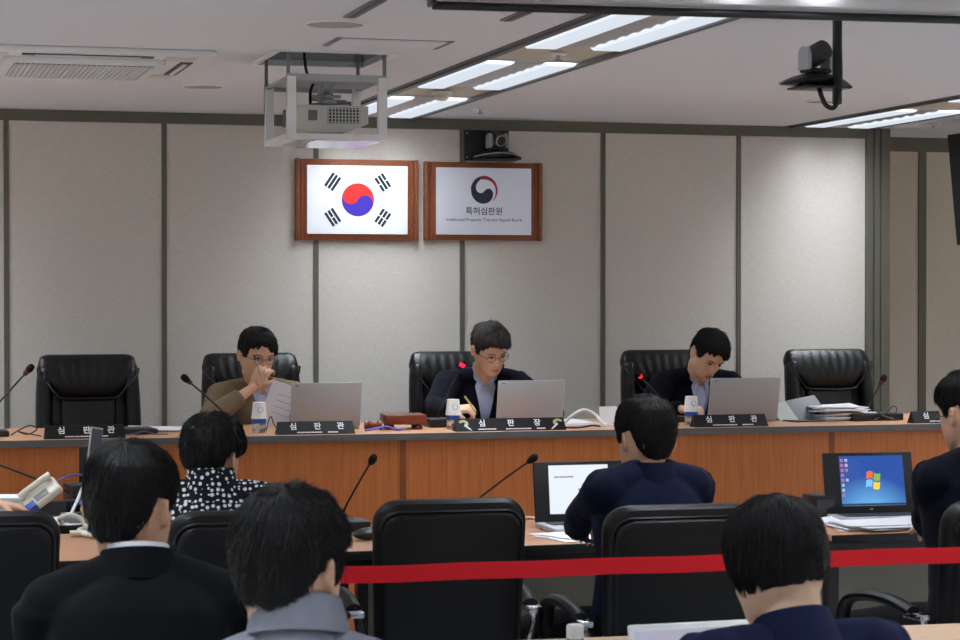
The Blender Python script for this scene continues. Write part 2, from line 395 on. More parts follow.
# projector lift cage
x0, x1, y0, y1 = HATCH
t = thing('projector_lift', 'white metal lift cage lowered from a ceiling hatch', 'projector lift', (1.775, 8.545, 2.19))
def P(x, y, z): return (x-1.775, y-8.545, z-2.19)
zb, zt, bw = 2.197, 2.44, .028
cx0, cx1, cy0, cy1 = 1.588, 1.985, 8.30, 8.80
mb = MB(); e = .026
mb.b2(P(cx0, cy0, zb), P(cx1, cy0+.05, zb+.022)); mb.b2(P(cx0, cy1-.05, zb), P(cx1, cy1, zb+.022)); mb.b2(P(cx0, cy0+.05, zb), P(cx0+.05, cy1-.05, zb+.022)); mb.b2(P(cx1-.05, cy0+.05, zb), P(cx1, cy1-.05, zb+.022))
mk('bottom_frame', mb, m_white, t)
mk('bottom_plate', MB().b2(P(cx0+.12, cy0+.045, zb-.002), P(cx1-.002, cy1-.002, zb+.003)), mat('glossy_white_plate', (214,214,216), .12, spec=.8), t)
mb = MB(); mb.b2(P(cx0, cy0, zt-.018), P(cx1, cy0+.02, zt+.01)); mb.b2(P(cx0, cy1-.02, zt-.018), P(cx1, cy1, zt+.01)); mb.b2(P(cx0, cy0+.02, zt-.01), P(cx0+.02, cy1-.02, zt)); mb.b2(P(cx1-.02, cy0+.02, zt-.01), P(cx1, cy1-.02, zt))
mb.b2(P(cx0+.02, 8.42, zt-.008), P(cx1-.02, 8.7, zt+.002)); mk('mounting_plate', mb, m_silver, t)
for x in (cx0, cx1-.034):
    for y in (cy0-.003, cy1-.034): mk('upright', MB().b2(P(x, y, zb+.02), P(x+.034, y+.03, zt)), m_white, t)
for x in (cx0+.0, cx1-.014):
    for y in (cy0+.004, cy1-.02): mk('slide_rail', MB().b2(P(x, y, zt-.12), P(x+.012, y+.014, CE+.1)), m_grey, t)
mb = MB()
mb.b2(P(x0-.01, y0-.01, CE+.02), P(x0, y1, CE+.4)); mb.b2(P(x1, y0, CE+.02), P(x1+.01, y1, CE+.4)); mb.b2(P(x0, y1, CE+.02), P(x1, y1+.01, CE+.4)); mb.b2(P(x0-.01, y0-.01, CE+.02), P(x1+.01, y0, CE+.4)); mb.b2(P(x0, y0, CE+.4), P(x1, y1, CE+.41))
mk('hatch_box', mb, m_silver, t)
mb = MB()
for a, b in (((x0-.03, y0-.03), (x0, y1+.03)), ((x1, y0-.03), (x1+.03, y1+.03)), ((x0, y0-.03), (x1, y0)), ((x0, y1), (x1, y1+.03))): mb.b2(P(*a, CE-.004), P(*b, CE))
mk('hatch_rim', mb, m_white, t)
mk('cable', MB().tube(smoothpath([P(1.70, 8.6, CE+.3), P(1.71, 8.55, 2.5), P(1.74, 8.52, 2.46), P(1.72, 8.5, 2.40), P(1.715, 8.48, 2.35)]), .006), m_black, t)
t = thing('projector', 'white ceiling projector inside the lift cage', 'projector', (1.79, 8.55, 2.235))
b = MB()
b.add([(-.15,-.12,.02), (.15,-.12,.035), (.15,.12,.035), (-.15,.12,.02), (-.15,-.12,.105), (.15,-.12,.105), (.15,.12,.105), (-.15,.12,.105), (-.10,-.11,0), (.06,-.11,.0), (.06,.11,0), (-.10,.11,0)],
      [[4,5,6,7], [0,1,5,4], [1,2,6,5], [2,3,7,6], [3,0,4,7], [8,11,10,9], [0,8,9,1], [1,9,10,2], [2,10,11,3], [3,11,8,0]], 0, None, False)
mk('body', b, m_whiteplastic, t)
mb = MB().box((.05, -.1215, .066), (.13, .004, .062), 0, 1)
for i in range(10): mb.box((-.012+i*.0137, -.124, .066), (.004, .004, .062), 0, 0)
for j in range(5): mb.box((.05, -.1242, .04+j*.013), (.13, .004, .003), 0, 0)
mk('vent_grille', mb, [m_whiteplastic, m_dgrey], t)
mk('speaker_panel', MB().box((-.075, -.1215, .065), (.036, .003, .04), .001), m_grey, t)
mk('cable_panel', MB().box((-.151, 0, .065), (.006, .2, .07), .002), m_dgrey, t)
mk('lens_ring', MB().lathe([(.035, 0), (.035, .02), (.028, .024), (.01, .016)], 20, M=M4.Translation((-.06, .12, .06)) @ M4.Rotation(R(-90), 4, 'X')), m_black, t)
mb = MB().tube([(-.02, 0, .1), (-.02, 0, .2)], .012).tube([(.03, .02, .1), (.03, .02, .2)], .008).box((0, 0, .15), (.12, .04, .012), .002).box((.01, 0, .125), (.05, .1, .02), .003).tube([(-.07,-.02,.115), (.1,-.02,.125)], .006).tube([(-.06,.03,.14), (.08,-.03,.13)], .005).sph((.0, -.03, .15), .018, 10)
mk('ceiling_mount', mb, m_steel, t)

# projection screen case
t = thing('projection_screen_case', 'long white roller screen case with black lower bar', 'projector screen', (1.59, 6.09, 2.435), -4.0)
mk('case', MB().box((1.6, 0, .058), (3.2, .1, .08), .02), mat('satin_white_case', (206,202,202), .75, spec=.2), t)
mk('bottom_bar', MB().tube([(0, -.01, 0.0), (3.2, -.01, 0.0)], .0125, 10), m_black, t)
for x in (0, 3.2): mk('end_cap', MB().box((x, -.0, .05), (.014, .09, .1), .006), m_black, t)
for x in (.4, 2.8): mk('hanger', MB().box((x, 0, .098), (.03, .06, .012)), m_steel, t)
t.location.z = 2.43

# PTZ cameras
def ptz(name, lab, loc, rz, hang=False):
    t = thing(name, lab, 'camera', loc, rz)
    mb = MB()
    def base(u, v):
        a = PI*(u*1.0); x = -.145 + .29*u; w = .012 + .06*math.sin(a)**.7
        top = .008 + .04*math.sin(a)**.9
        q = 2*PI*v
        return (x, w*math.cos(q), top/2 + top/2*math.sin(q))
    mb.grid(25, 17, base); mk('base', mb, m_black, t)
    mk('base_trim', MB().tube([(-.145+.29*i/24, -.012-.060*math.sin(PI*i/24)**.7, .006+.022*math.sin(PI*i/24)**.9) for i in range(25)], .003, 6), m_silver, t)
    mb = MB()
    for q in (-1, 1): mb.prism([(-.026, .0), (.026, .0), (.026, .05)] + [(.026*math.cos(R(k)), .052+.026*math.sin(R(k))) for k in range(10, 180, 17)] + [(-.026, .05)], .016, 0, M4.Translation((q*.047-.008, 0, .056)) @ M4.Rotation(R(90), 4, 'Z') @ M4.Rotation(R(90), 4, 'X'))
    mb.box((0, 0, .054), (.094, .06, .016), .006, 1); mk('yoke', mb, [m_silver, m_black], t)
    Mc = M4.Translation((0, 0, .108)) @ M4.Rotation(R(18), 4, 'X') @ M4.Translation((0, 0, -.105))
    h = mk('camera_head', MB().lathe([(.028, -.048), (.034, -.045), (.036, -.02), (.036, .03), (.035, .045), (.03, .048)], 28, M=Mc @ M4.Translation((0, 0, .105)) @ M4.Rotation(R(90), 4, 'X')), m_dgrey, t)
    mk('lens', MB().lathe([(.026, 0), (.026, .006), (.02, .008), (.002, .004)], 24, M=Mc @ M4.Translation((0, -.048, .105)) @ M4.Rotation(R(90), 4, 'X')), m_black, h)
    mk('lens_ring', MB().lathe([(.031, 0), (.031, .008), (.026, .008), (.026, 0)], 28, M=Mc @ M4.Translation((0, -.046, .105)) @ M4.Rotation(R(90), 4, 'X')), m_silver, h)
    return t
t = thing('camera_bracket', 'black wall plate and shelf above the silver sign board', 'bracket', (3.253, YW, 2.315))
mb = MB().box((0, -.006, .08), (.25, .012, .165), .003, 0)
for x in (-.11, .11):
    for z in (.015, .145): mb.lathe([(.006, 0), (.005, .004)], 10, 1, M4.Translation((x, -.012, z)) @ M4.Rotation(R(90), 4, 'X'))
mk('wall_plate', mb, [m_black, m_steel], t); mk('shelf', MB().box((.04, -.07, .002), (.24, .13, .006), .002), m_black, t)
ptz('video_camera', 'dark video camera mounted on the wall above the silver sign', (3.29, YW-.085, 2.3205), 12)
t = thing('camera_bracket', 'black ceiling pole holding the hanging camera tray', 'bracket', (3.12, 6.62, CE))
mk('pole', MB().box((0, 0, -.155), (.026, .026, .31), .004), m_black, t)
mk('ceiling_flange', MB().box((0, 0, -.003), (.1, .1, .006), .002), m_black, t)
mk('tray', MB().box((-.04, .05, -.252), (.18, .13, .008), .003), m_black, t)
mk('cable_loop', MB().tube(smoothpath([(.0, -.012, -.05), (.002, -.02, -.2), (-.002, -.02, -.28), (-.02, -.02, -.322), (-.045, -.012, -.315), (-.058, 0, -.28), (-.055, .03, -.24)]), .008, 8), m_black, t)
ptz('video_camera', 'video camera hanging from a black ceiling pole, seen from behind', (3.075, 6.69, CE-.2475), 195)

# black hanging loudspeaker
t = thing('loudspeaker', 'black loudspeaker hung near the ceiling above the recess at right', 'loudspeaker', (5.855, 10.55, 1.86))
mb = MB(); mb.add([(-.09,-.16,0), (.24,-.16,0), (.24,.16,0), (-.09,.16,0), (-.15,-.16,.6), (.3,-.16,.6), (.3,.16,.6), (-.15,.16,.6)], [[0,3,2,1], [4,5,6,7], [0,1,5,4], [1,2,6,5], [2,3,7,6], [3,0,4,7]], 0, None, False)
mk('cabinet', mb, m_blackmat, t); mk('front_grille', MB().add([(-.075,-.165,.02), (.225,-.165,.02), (.285,-.165,.58), (-.135,-.165,.58)], [[0,1,2,3]]), m_dgrey, t)
mk('ceiling_bracket', MB().box((.07, 0, .635), (.05, .05, .08)), m_black, t)

# ------------------------------------------------------------------ sign boards
def frame(name, lab, cat, xc, zc, w, h, bw, bh, board):
    t = thing(name, lab, cat, (xc, YW, zc))
    mb = MB().box((0, -.012, 0), (w, .022, h), .003)
    for s in (-1, 1): mb.box((s*(w/2-.012), -.022, 0), (.024, .03, h+.004), .006).box((s*(w/2-.034), -.018, 0), (.012, .02, h), .003)
    mk('frame', mb, m_brown, t); mk('panel', MB().box((0, -.03, 0), (bw, .014, bh), .001), board, t); return t
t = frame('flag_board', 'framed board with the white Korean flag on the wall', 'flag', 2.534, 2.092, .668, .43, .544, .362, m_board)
M0 = face_M((.0, -.0372, 0))
def arc(cx, cy, r, a0, a1, n=24): return [(cx+r*math.cos(R(a0+(a1-a0)*i/n)), cy+r*math.sin(R(a0+(a1-a0)*i/n))) for i in range(n+1)]
Rr = .088; MR = M0 @ M4.Rotation(R(-28), 4, 'Z')
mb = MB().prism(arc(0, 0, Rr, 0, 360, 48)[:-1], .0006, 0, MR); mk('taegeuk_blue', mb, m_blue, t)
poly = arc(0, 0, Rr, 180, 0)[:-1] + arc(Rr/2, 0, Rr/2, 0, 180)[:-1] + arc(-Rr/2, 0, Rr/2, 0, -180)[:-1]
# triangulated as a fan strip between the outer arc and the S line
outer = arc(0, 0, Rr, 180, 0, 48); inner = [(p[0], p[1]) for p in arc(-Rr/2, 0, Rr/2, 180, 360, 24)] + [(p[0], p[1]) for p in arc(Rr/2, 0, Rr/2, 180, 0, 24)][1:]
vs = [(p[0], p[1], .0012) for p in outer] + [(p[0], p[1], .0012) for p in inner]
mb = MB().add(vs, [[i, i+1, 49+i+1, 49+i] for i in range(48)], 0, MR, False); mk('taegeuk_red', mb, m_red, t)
def trigram(cx, cy, ang, pat):
    mb = MB(); Mt = M0 @ M4.Translation((cx, cy, 0)) @ M4.Rotation(R(ang), 4, 'Z')
    for i, full in enumerate(pat):
        y = (1-i)*.021
        for a, b in (((-.042, .042),) if full else ((-.042, -.003), (.003, .042))): mb.box(((a+b)/2, y, .0006), (b-a, .014, .0012), 0, 0, Mt)
    mk('trigram', mb, m_ltr, t)
for sx, sy, pat in ((-1, 1, (1,1,1)), (1, 1, (0,1,0)), (-1, -1, (1,0,1)), (1, -1, (0,0,0))):
    trigram(sx*.136, sy*.094, 90+sx*-1*33.7*(1 if sy > 0 else -1)+ (0), pat) if False else trigram(sx*.136, sy*.094, (56 if sx*sy < 0 else -56), pat)
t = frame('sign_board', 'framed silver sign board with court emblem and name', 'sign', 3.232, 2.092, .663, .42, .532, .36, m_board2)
def zz(pts, s=.075/105): return [((x-447)*s, (188-y)*s) for x, y in pts]
def fill(pts, z, m, name):
    c = smoothpath([(x, y, 0) for x, y in pts], 4, True)
    bm = bmesh.new(); vs = [bm.verts.new((p.x, p.y, z)) for p in c]
    es = [bm.edges.new((vs[i], vs[(i+1) % len(vs)])) for i in range(len(vs))]
    bmesh.ops.triangle_fill(bm, edges=es, use_beauty=True); bm.verts.index_update()
    mb = MB().add([v.co for v in bm.verts], [[v.index for v in f.verts] for f in bm.faces], 0, face_M((0, -.0374, .062)), False); bm.free()
    mk(name, mb, m, t)
fill(zz([(446,84), (410,90), (372,114), (347,155), (343,190), (352,235), (385,275), (430,293), (475,285), (505,258), (517,218), (505,189), (480,178), (455,190), (435,210), (410,212), (388,195), (382,165), (394,135), (415,113)]), .0006, m_navyl, 'emblem_comma')
fill(zz([(424,90), (455,82), (500,97), (535,132), (552,185), (543,235), (514,276), (533,232), (537,190), (523,148), (495,122), (458,110), (424,110)]), .0010, m_redl, 'emblem_crescent')
mb = MB(); text(mb, '특허심판원', .0455, face_M((0, -.0376, -.056)), bold=.0004); mk('lettering', mb, m_ltr, t)
mb = MB(); text(mb, 'Intellectual Property Trial and Appeal Board', .0236, face_M((0, -.0376, -.1))); mk('lettering', mb, m_ltr, t)

# ------------------------------------------------------------------ judges' bench
BT = .978
t = thing('judges_bench', 'long wooden judges bench with grey edged top', 'bench', (3, 9.3, 0))
BX0, BX1 = -1.3, 7.2
seams = [-1.3, -.01, 2.32-.01, 4.42, 6.5, 7.2]
seams = [-1.3, .25, 2.295, 4.36, 6.41, 7.2]
for i in range(len(seams)-1):
    mk('front_panel', MB().b2((seams[i]-3+.012, .0, 0.0), (seams[i+1]-3-.012, .03, BT-.03)), m_bench, t)
for s in seams[1:-1]: mk('front_post', MB().b2((s-.014-3, -.003, 0), (s+.014-3, .03, BT-.03)), m_benchpost, t)
mk('end_panel', MB().b2((BX0-3-.03, 0, 0), (BX0-3, .8, BT-.03)), m_bench, t); mk('end_panel', MB().b2((BX1-3, 0, 0), (BX1-3+.03, .8, BT-.03)), m_bench, t)
mk('worktop', MB().b2((BX0-3, -.012, BT-.028), (BX1-3, .82, BT)), m_benchtop, t)
mk('edge_band', MB().b2((BX0-3, -.018, BT-.0285), (BX1-3, -.012, BT+.0003)), m_edge, t)

# ------------------------------------------------------------------ high-backed judges' chairs (front view)
def exec_chair():
    t = thing('executive_chair', '', 'chair')
    # backrest: local +y is the front of the chair
    def back(u, v):
        z = .46 + .66*v; x = -.215 + .43*u
        edge = min(1, min(u, 1-u)/.08)**.5*min(1, min(v*2, 1-v+.3)/.1)**.5
        return x, z, edge
    mb = MB().box((0, -.285, .80), (.44, .07, .64), .03, seg=3)
    for v in range(len(mb.v)):
        p = mb.v[v]; mb.v[v] = V((p.x, p.y - (p.z-.5)*.14, p.z))
    mk('backrest', mb, m_leather, t)
    def lean(p): return V((p[0], p[1]-(p[2]-.5)*.14, p[2]))
    for s in (-1, 1):
        pts = [(.205*s, -.24, .47), (.212*s, -.235, .6), (.215*s, -.235, .8), (.21*s, -.24, .97), (.2*s, -.25, 1.06)]
        mk('side_bolster', MB().tube([lean(p) for p in smoothpath(pts, 4)], [.03]+[.04]*15+[.03], 12, flat=1.25), m_leather, t)
    mk('back_pad', MB().box((0, -.243, .705), (.27, .045, .43), .02, seg=3), m_leather, t)
    for o in t.children:
        if o.name.startswith('back_pad'):
            for v in o.data.vertices: v.co = lean(v.co)
    prof = smoothpath([(0, -.226, .915), (0, -.206, .945), (0, -.196, 1.0), (0, -.204, 1.065), (0, -.235, 1.118), (0, -.275, 1.123), (0, -.308, 1.07), (0, -.308, 1.0), (0, -.28, .93)], 4, True)
    cen = V((0, -.25, 0))
    def head(u, v):                               # headrest cushion with gathered pleats, rolled over the top
        q = prof[int(round(v*len(prof))) % len(prof)]; x = u*2-1
        half = np.interp(q.z, [.915, .95, 1.035, 1.08, 1.13], [.135, .165, .238, .245, .236])
        e = max(0, 1-abs(x)**14)**.5*.85+.15 if abs(x) > .8 else 1
        pl = .0022*math.sin(x*30)*(1-abs(x)**3)*math.exp(-((q.z-1.04)/.06)**2) if q.y > -.25 else 0
        return lean((x*half, -.25+(q.y+.25)*e+pl, q.z if q.z < 1.0 else 1.0+(q.z-1.0)*(.6+.4*e)))
    mb = MB().grid(61, len(prof)+1, head); k = 61; n_ = len(prof)
    mb.f.append([j*k for j in range(n_)]); mb.f.append([j*k+k-1 for j in range(n_)]); mb.m += [0, 0]; mb.sm += [True, True]
    mk('headrest', mb, m_leather, t)
    for s in (-1, 1):
        mk('seam', MB().tube([lean(p) for p in smoothpath([(.243*s, -.205, 1.06), (.232*s, -.196, 1.02), (.2*s, -.197, .985), (.165*s, -.203, .945), (.13*s, -.213, .917), (.0, -.216, .912)], 5)], .006, 6), m_pipe, t)
    mk('seat', MB().box((0, 0, .45), (.5, .5, .11), .04, seg=3), m_leather, t)
    for s in (-1, 1):
        mk('armrest', MB().tube(smoothpath([(.27*s, -.22, .43), (.285*s, -.2, .62), (.285*s, -.1, .66), (.285*s, .1, .655), (.275*s, .17, .6), (.27*s, .1, .43)]), .022, 8, flat=1.3), m_leather, t)
    mk('gas_column', MB().lathe([(.05, .38), (.05, .4), (.025, .39), (.025, .12)], 14), m_black, t)
    mb = MB()
    for k in range(5):
        a = 2*PI*k/5+.3; c, s = math.cos(a), math.sin(a); mb.tube([(0, 0, .11), (.16*c, .16*s, .1), (.29*c, .29*s, .075)], [.03, .026, .018], 8)
    mk('star_base', mb, m_black, t)
    for k in range(5):
        a = 2*PI*k/5+.3; mk('caster', MB().sph((.29*math.cos(a), .29*math.sin(a), .028), .028, 10), m_black, t)
    return t
EC = exec_chair(); g = None
for i, (x, y, rz, lab) in enumerate(((1.06, 10.4, 180, 'empty black leather chair at the left end of the judges bench'), (1.873, 10.45, 180, 'black leather chair of the man in the brown jacket'),
        (2.93, 10.46, 178, 'black leather chair of the man writing at the middle nameplate'), (4.078, 10.46, 178, 'black leather chair of the man in dark suit reading at right'), (4.978, 10.36, 180, 'empty black leather chair beside the stack of papers'))):
    o = EC if i == 0 else dup(EC, (0,0,0)); o.location = (x, y, .17); o.rotation_euler = (0, 0, R(rz)); o['label'] = lab; o['group'] = 'leather chairs behind the bench'

# ------------------------------------------------------------------ desk chairs seen from behind
def task_chair():
    t = thing('office_chair', '', 'chair')
    def outline(w0, w1, h0, h1, r, n=6):
        pts = [(-w0+.04, h0), (w0-.04, h0), (w0, h0+.05)]
        pts += [(w1-r+r*math.cos(R(q)), h1-r+r*math.sin(R(q))) for q in [90*i/n for i in range(n+1)]]
        pts += [(-w1+r+r*math.cos(R(q)), h1-r+r*math.sin(R(q))) for q in [90+90*i/n for i in range(n+1)]]
        return pts + [(-w0, h0+.05)]
    def slab(o, y0, y1, rnd):                      # rounded slab: shrunken outline rings
        mb = MB(); n = len(o); rings = []
        cz = sum(p[1] for p in o)/n
        K = 6
        for i in range(K+1):
            a = PI*i/K; y = (y0+y1)/2 - (y1-y0)/2*math.cos(a); s = rnd*(1-math.sin(a)**.7)
            rings.append([(p[0]-s*(1 if p[0] > 0 else -1)*min(1, abs(p[0])/.05), y, p[1]-s*(1 if p[1] > cz else -1)) for p in o])
        vs = [p for r in rings for p in r]; fs = [[i*n+j, i*n+(j+1)%n, (i+1)*n+(j+1)%n, (i+1)*n+j] for i in range(K) for j in range(n)]
        fs += [list(range(n))[::-1], [K*n+j for j in range(n)]]
        return mb.add(vs, fs)
    def curve(mb):                                 # lumbar bend and recline, wrap toward the sitter
        for i, p in enumerate(mb.v):
            mb.v[i] = V((p.x, p.y - .10*max(0, p.z-.55) + .05*max(0, .6-p.z) + p.x*p.x*.45, p.z))
        return mb
    mk('backrest', curve(slab(outline(.215, .228, .44, 1.0, .07), -.27, -.185, .03)), m_leather2, t)
    mk('back_shell', curve(slab(outline(.20, .21, .43, .962, .055), -.287, -.24, .018)), m_leather2, t)
    ol = outline(.203, .213, .43, .966, .055)
    mk('piping', curve(MB().tube([(p[0], -.272, p[1]) for p in ol[2:-1]], .0045, 6)), m_pipe, t)
    mk('seat', MB().box((0, .03, .44), (.48, .48, .1), .04, seg=3), m_leather2, t)
    for s in (-1, 1):
        a = mk('armrest', MB().tube(smoothpath([(.268*s, -.15, .668), (.272*s, -.05, .69), (.275*s, .08, .69), (.275*s, .17, .66), (.27*s, .2, .58), (.265*s, .16, .47), (.255*s, .1, .42)]), .024, 10, flat=.75), m_leather2, t)
        mk('arm_bracket', MB().box((.268*s, -.175, .66), (.046, .09, .02), .006, M=None).tube([(.268*s, -.2, .662), (.262*s, -.215, .62), (.235*s, -.19, .5), (.2*s, -.12, .42)], .012, 8), m_chrome, a, label='chrome bracket of the armrest')
    mk('gas_column', MB().lathe([(.06, .385), (.05, .4), (.025, .39), (.025, .12)], 14), m_black, t)
    mb = MB()
    for k in range(5):
        a = 2*PI*k/5+.3; c, s = math.cos(a), math.sin(a); mb.tube([(0, 0, .11), (.16*c, .16*s, .1), (.29*c, .29*s, .075)], [.03, .026, .018], 8)
    mk('star_base', mb, m_chrome, t)
    for k in range(5):
        a = 2*PI*k/5+.3; mk('caster', MB().sph((.29*math.cos(a), .29*math.sin(a), .028), .028, 10), m_black, t)
    return t
TC = task_chair()
for i, (x, y, rz, lab) in enumerate(((1.662, 6.36, -3, 'empty black office chair behind the red tape'), (2.245, 6.02, -2, 'black office chair of the man in navy, left of the bob-haired woman'), (.308, 6.35, -2, 'empty black office chair left of the man in black suit'),
        (1.03, 6.2, 0, 'black office chair behind the woman in polka dots'), (3.185, 5.92, 9, 'black office chair of the man in dark suit with laptop at right'))):
    o = TC if i == 0 else dup(TC, (0,0,0)); o.location = (x, y, 0); o.rotation_euler = (0, 0, R(rz)); o['label'] = lab; o['group'] = 'office chairs at the front tables'
def low_chair():
    t = thing('stacking_chair', '', 'chair')
    mk('seat', MB().box((0, .02, .44), (.44, .44, .05), .02), m_blackmat, t); mk('backrest', MB().box((0, -.22, .66), (.42, .03, .24), .012), m_blackmat, t)
    for s in (-1, 1):
        for y in (-.19, .2): mk('leg', MB().tube([(.2*s, y, .42), (.21*s, y, 0)], .011, 8), m_steel, t)
        mk('back_post', MB().tube([(.19*s, -.19, .44), (.19*s, -.215, .7)], .01, 8), m_steel, t)
    return t
LC = low_chair()
for i, (x, y, rz, lab) in enumerate(((.505, 4.13, -6, 'low chair under the man in black suit'), (.66, 3.25, -10, 'low chair under the man in grey shirt'), (1.49, 3.3, 4, 'low chair under the woman in navy blouse'))):
    o = LC if i == 0 else dup(LC, (0,0,0)); o.location = (x, y, 0); o.rotation_euler = (0, 0, R(rz)); o['label'] = lab; o['group'] = 'low audience chairs'
t = thing('stenographer_chair', 'chair of the person at the left end of the cluttered table', 'chair', (-.06, 8.36, 0), -90)
for ch in LC.children:
    c = ch.copy(); C.objects.link(c); c.parent = t

# ------------------------------------------------------------------ tables
def table(name, lab, x0, x1, y0, y1, z, panel=True, rz=0):
    t = thing(name, lab, 'table', ((x0+x1)/2, (y0+y1)/2, 0), rz); w = x1-x0; d = y1-y0
    mk('tabletop', MB().box((0, 0, z-.012), (w, d, .024), .003), m_tabletop, t)
    mk('edge_band', MB().box((0, -d/2-.001, z-.016), (w, .006, .03), .002), m_black, t)
    mk('frame', MB().b2((-w/2+.04, -d/2+.03, z-.06), (w/2-.04, -d/2+.06, z-.024)).b2((-w/2+.04, d/2-.06, z-.06), (w/2-.04, d/2-.03, z-.024)), m_black, t)
    for s in (-1, 1):
        mk('leg', MB().b2((s*w/2-s*.012, -d/2+.05, .03), (s*w/2-s*.052, -d/2+.1, z-.024)).b2((s*w/2-s*.012, d/2-.1, .03), (s*w/2-s*.052, d/2-.05, z-.024)).b2((s*w/2-s*.005, -d/2+.04, 0), (s*w/2-s*.045, d/2-.04, .035)).b2((s*w/2-s*.005, -d/2+.03, z-.06), (s*w/2-s*.045, d/2-.03, z-.024)), m_black, t)
    if panel: mk('modesty_panel', MB().b2((-w/2+.05, d/2-.09, .08), (w/2-.05, d/2-.072, z-.03)), m_panelgrey, t)
    return t
table('conference_table', 'front table with the empty chair, left of the tape', .30, 1.715, 7.05, 7.83, .74)
table('conference_table', 'front table where the man in navy works at a laptop', 1.725, 3.14, 7.05, 7.83, .74)
table('conference_table', 'front table with the blue screened laptop at right', 3.305, 4.72, 7.05, 7.83, .74)
table('clerk_table', 'cluttered table with telephone in front of the bench at left', .34, 1.12, 8.03, 8.85, .75)
m_tabletop2 = m_tabletop; m_tabletop = wood('press_table_wood', (208,178,148), (194,164,134), (2, 26, 26), rough=.4)
table('press_table', 'near table at lower right with bottle and white laptop', 1.15, 3.3, 3.9, 5.1, .74, False, -2.5)

# ------------------------------------------------------------------ barrier tape
t = thing('barrier_tape', 'red barrier tape stretched across the room at chair height', 'barrier tape', (1.0, 5.3, .86))
A = V((0, .015, .032)); B = V((2.45, -.015, .029))
def tp(u, v):
    p = A.lerp(B, u); p.z += -.0*math.sin(PI*u) + (v-.5)*.0435 + .001*math.sin(u*40); p.y += .002*math.sin(u*23+v); return p
mb = MB().grid(60, 3, tp); mk('webbing', mb, m_tape, t)
for k, (x, y) in enumerate(((.985, 5.312), (3.47, 5.285))):
    s = thing('barrier_post', ('barrier post at the left end of the red tape, behind the man in grey shirt', 'barrier post at the right end of the red tape')[k], 'barrier post', (x, y, 0))
    mk('base', MB().lathe([(.16, 0), (.16, .015), (.13, .03), (.03, .04)], 28), m_black, s); mk('pole', MB().lathe([(.025, .03), (.025, .83)], 16), m_black, s); mk('tape_housing', MB().lathe([(.016, .82), (.016, .9), (.01, .91)], 16), m_black, s)

# ------------------------------------------------------------------ things on the judges' bench
def nameplate(lab, x0, x1, chars, y=9.335, emblems=False):
    w = x1-x0; t = thing('nameplate', lab, 'nameplate', ((x0+x1)/2, y, BT), 0, 'black nameplates on the bench')
    h = .056
    mb = MB(); mb.add([(-w/2, 0, 0), (w/2, 0, 0), (w/2, .07, 0), (-w/2, .07, 0), (-w/2+.005, .03, h), (w/2-.007, .03, h), (w/2-.007, .04, h), (-w/2+.005, .04, h)],
        [[3,2,1,0], [4,5,6,7], [0,1,5,4], [1,2,6,5], [2,3,7,6], [3,0,4,7]], 0, None, False)
    mk('plate', mb, m_plate, t)
    tilt = math.degrees(math.atan2(h, .03)); Mf = M4.Translation((0, -.0006, 0)) @ M4.Rotation(R(tilt), 4, 'X')
    ln = math.hypot(h, .03); mb = MB()
    xs = (-.29*w, 0.02*w, .32*w) if not emblems else (-.26*w, .0, .24*w)
    for c, x in zip(chars, xs): text(mb, c, .036, Mf @ M4.Translation((x, ln*.6, .0)), bold=.0006)
    mk('lettering', mb, m_wltr, t)
    mb = MB(); rnd = random.Random(3)
    for a, b in (((-.25, .07), (.15, .28)) if not emblems else ((-.30, -.14), (-.05, .17), (.23, .31))):
        x = a*w
        while x < b*w:
            d = rnd.uniform(.003, .008); mb.box((x+d/2, ln*.17, .0003), (d, .005, .0006), 0, 0, Mf); x += d+.0018
    mk('small_print', mb, m_paper, t)
    if emblems:
        for s in (-1, 1):
            mb = MB()
            for k in range(7):
                a = R(40+30*k); mb.sph((s*.43*w+.016*math.cos(a)*s, ln*.62+.012*math.sin(a), .0006), (.0085, .006, .0008), 8, 0, Mf)
            mb.tube([(s*.43*w-.004*s, ln*.5, .001), (s*.38*w, ln*.2, .001), (s*.36*w, ln*.08, .001)], [.005, .0035, .001], 6, 1, Mf)
            mk('flower_emblem', mb, [m_gold, m_paper], t)
    return t
nameplate('black nameplate in front of the left empty leather chair', .742, 1.085, '심판관')
nameplate('black nameplate in front of the man in brown jacket', 1.742, 2.088, '심판관')
nameplate('wide black nameplate with flower emblems in the middle of the bench', 2.55, 3.067, '심판장', emblems=True)
nameplate('black nameplate below the laptop of the reading man at right', 3.689, 4.055, '심판관')
nameplate('black nameplate at the right end of the bench, partly hidden', 4.80, 5.15, '심판관')

def lid_laptop(lab, xc, yb, w=.325, h=.205, z=BT, lean=12):
    t = thing('laptop', lab, 'laptop', (xc, yb, z), 180, 'silver laptops on the bench')     # screen faces the sitter
    mk('base', MB().box((0, -.12, .009), (w, .23, .016), .005), m_silver, t)
    kb = MB().box((0, -.10, .0178), (w*.86, .1, .002), 0)
    mk('keyboard', kb, m_dgrey, t)
    Ml = M4.Translation((0, .0, .014)) @ M4.Rotation(R(-lean), 4, 'X')
    l = mk('lid', MB().box((0, 0, h/2), (w, .007, h), .003, 0, Ml), m_silver, t)
    mk('screen', MB().box((0, -.0042, h/2+.004), (w*.93, .001, h*.86), 0, 0, Ml), m_black, l)
    mk('lid_badge', MB().box((w*.42, .0037, h*.94), (.014, .0008, .006), 0, 0, Ml), m_grey, l)
    return t
lid_laptop('silver laptop in front of the man in brown jacket', 2.02, 9.66)
lid_laptop('silver laptop in front of the man writing in the middle', 2.99, 9.66)
lid_laptop('silver laptop in front of the reading man at right', 4.06, 9.66, .36)

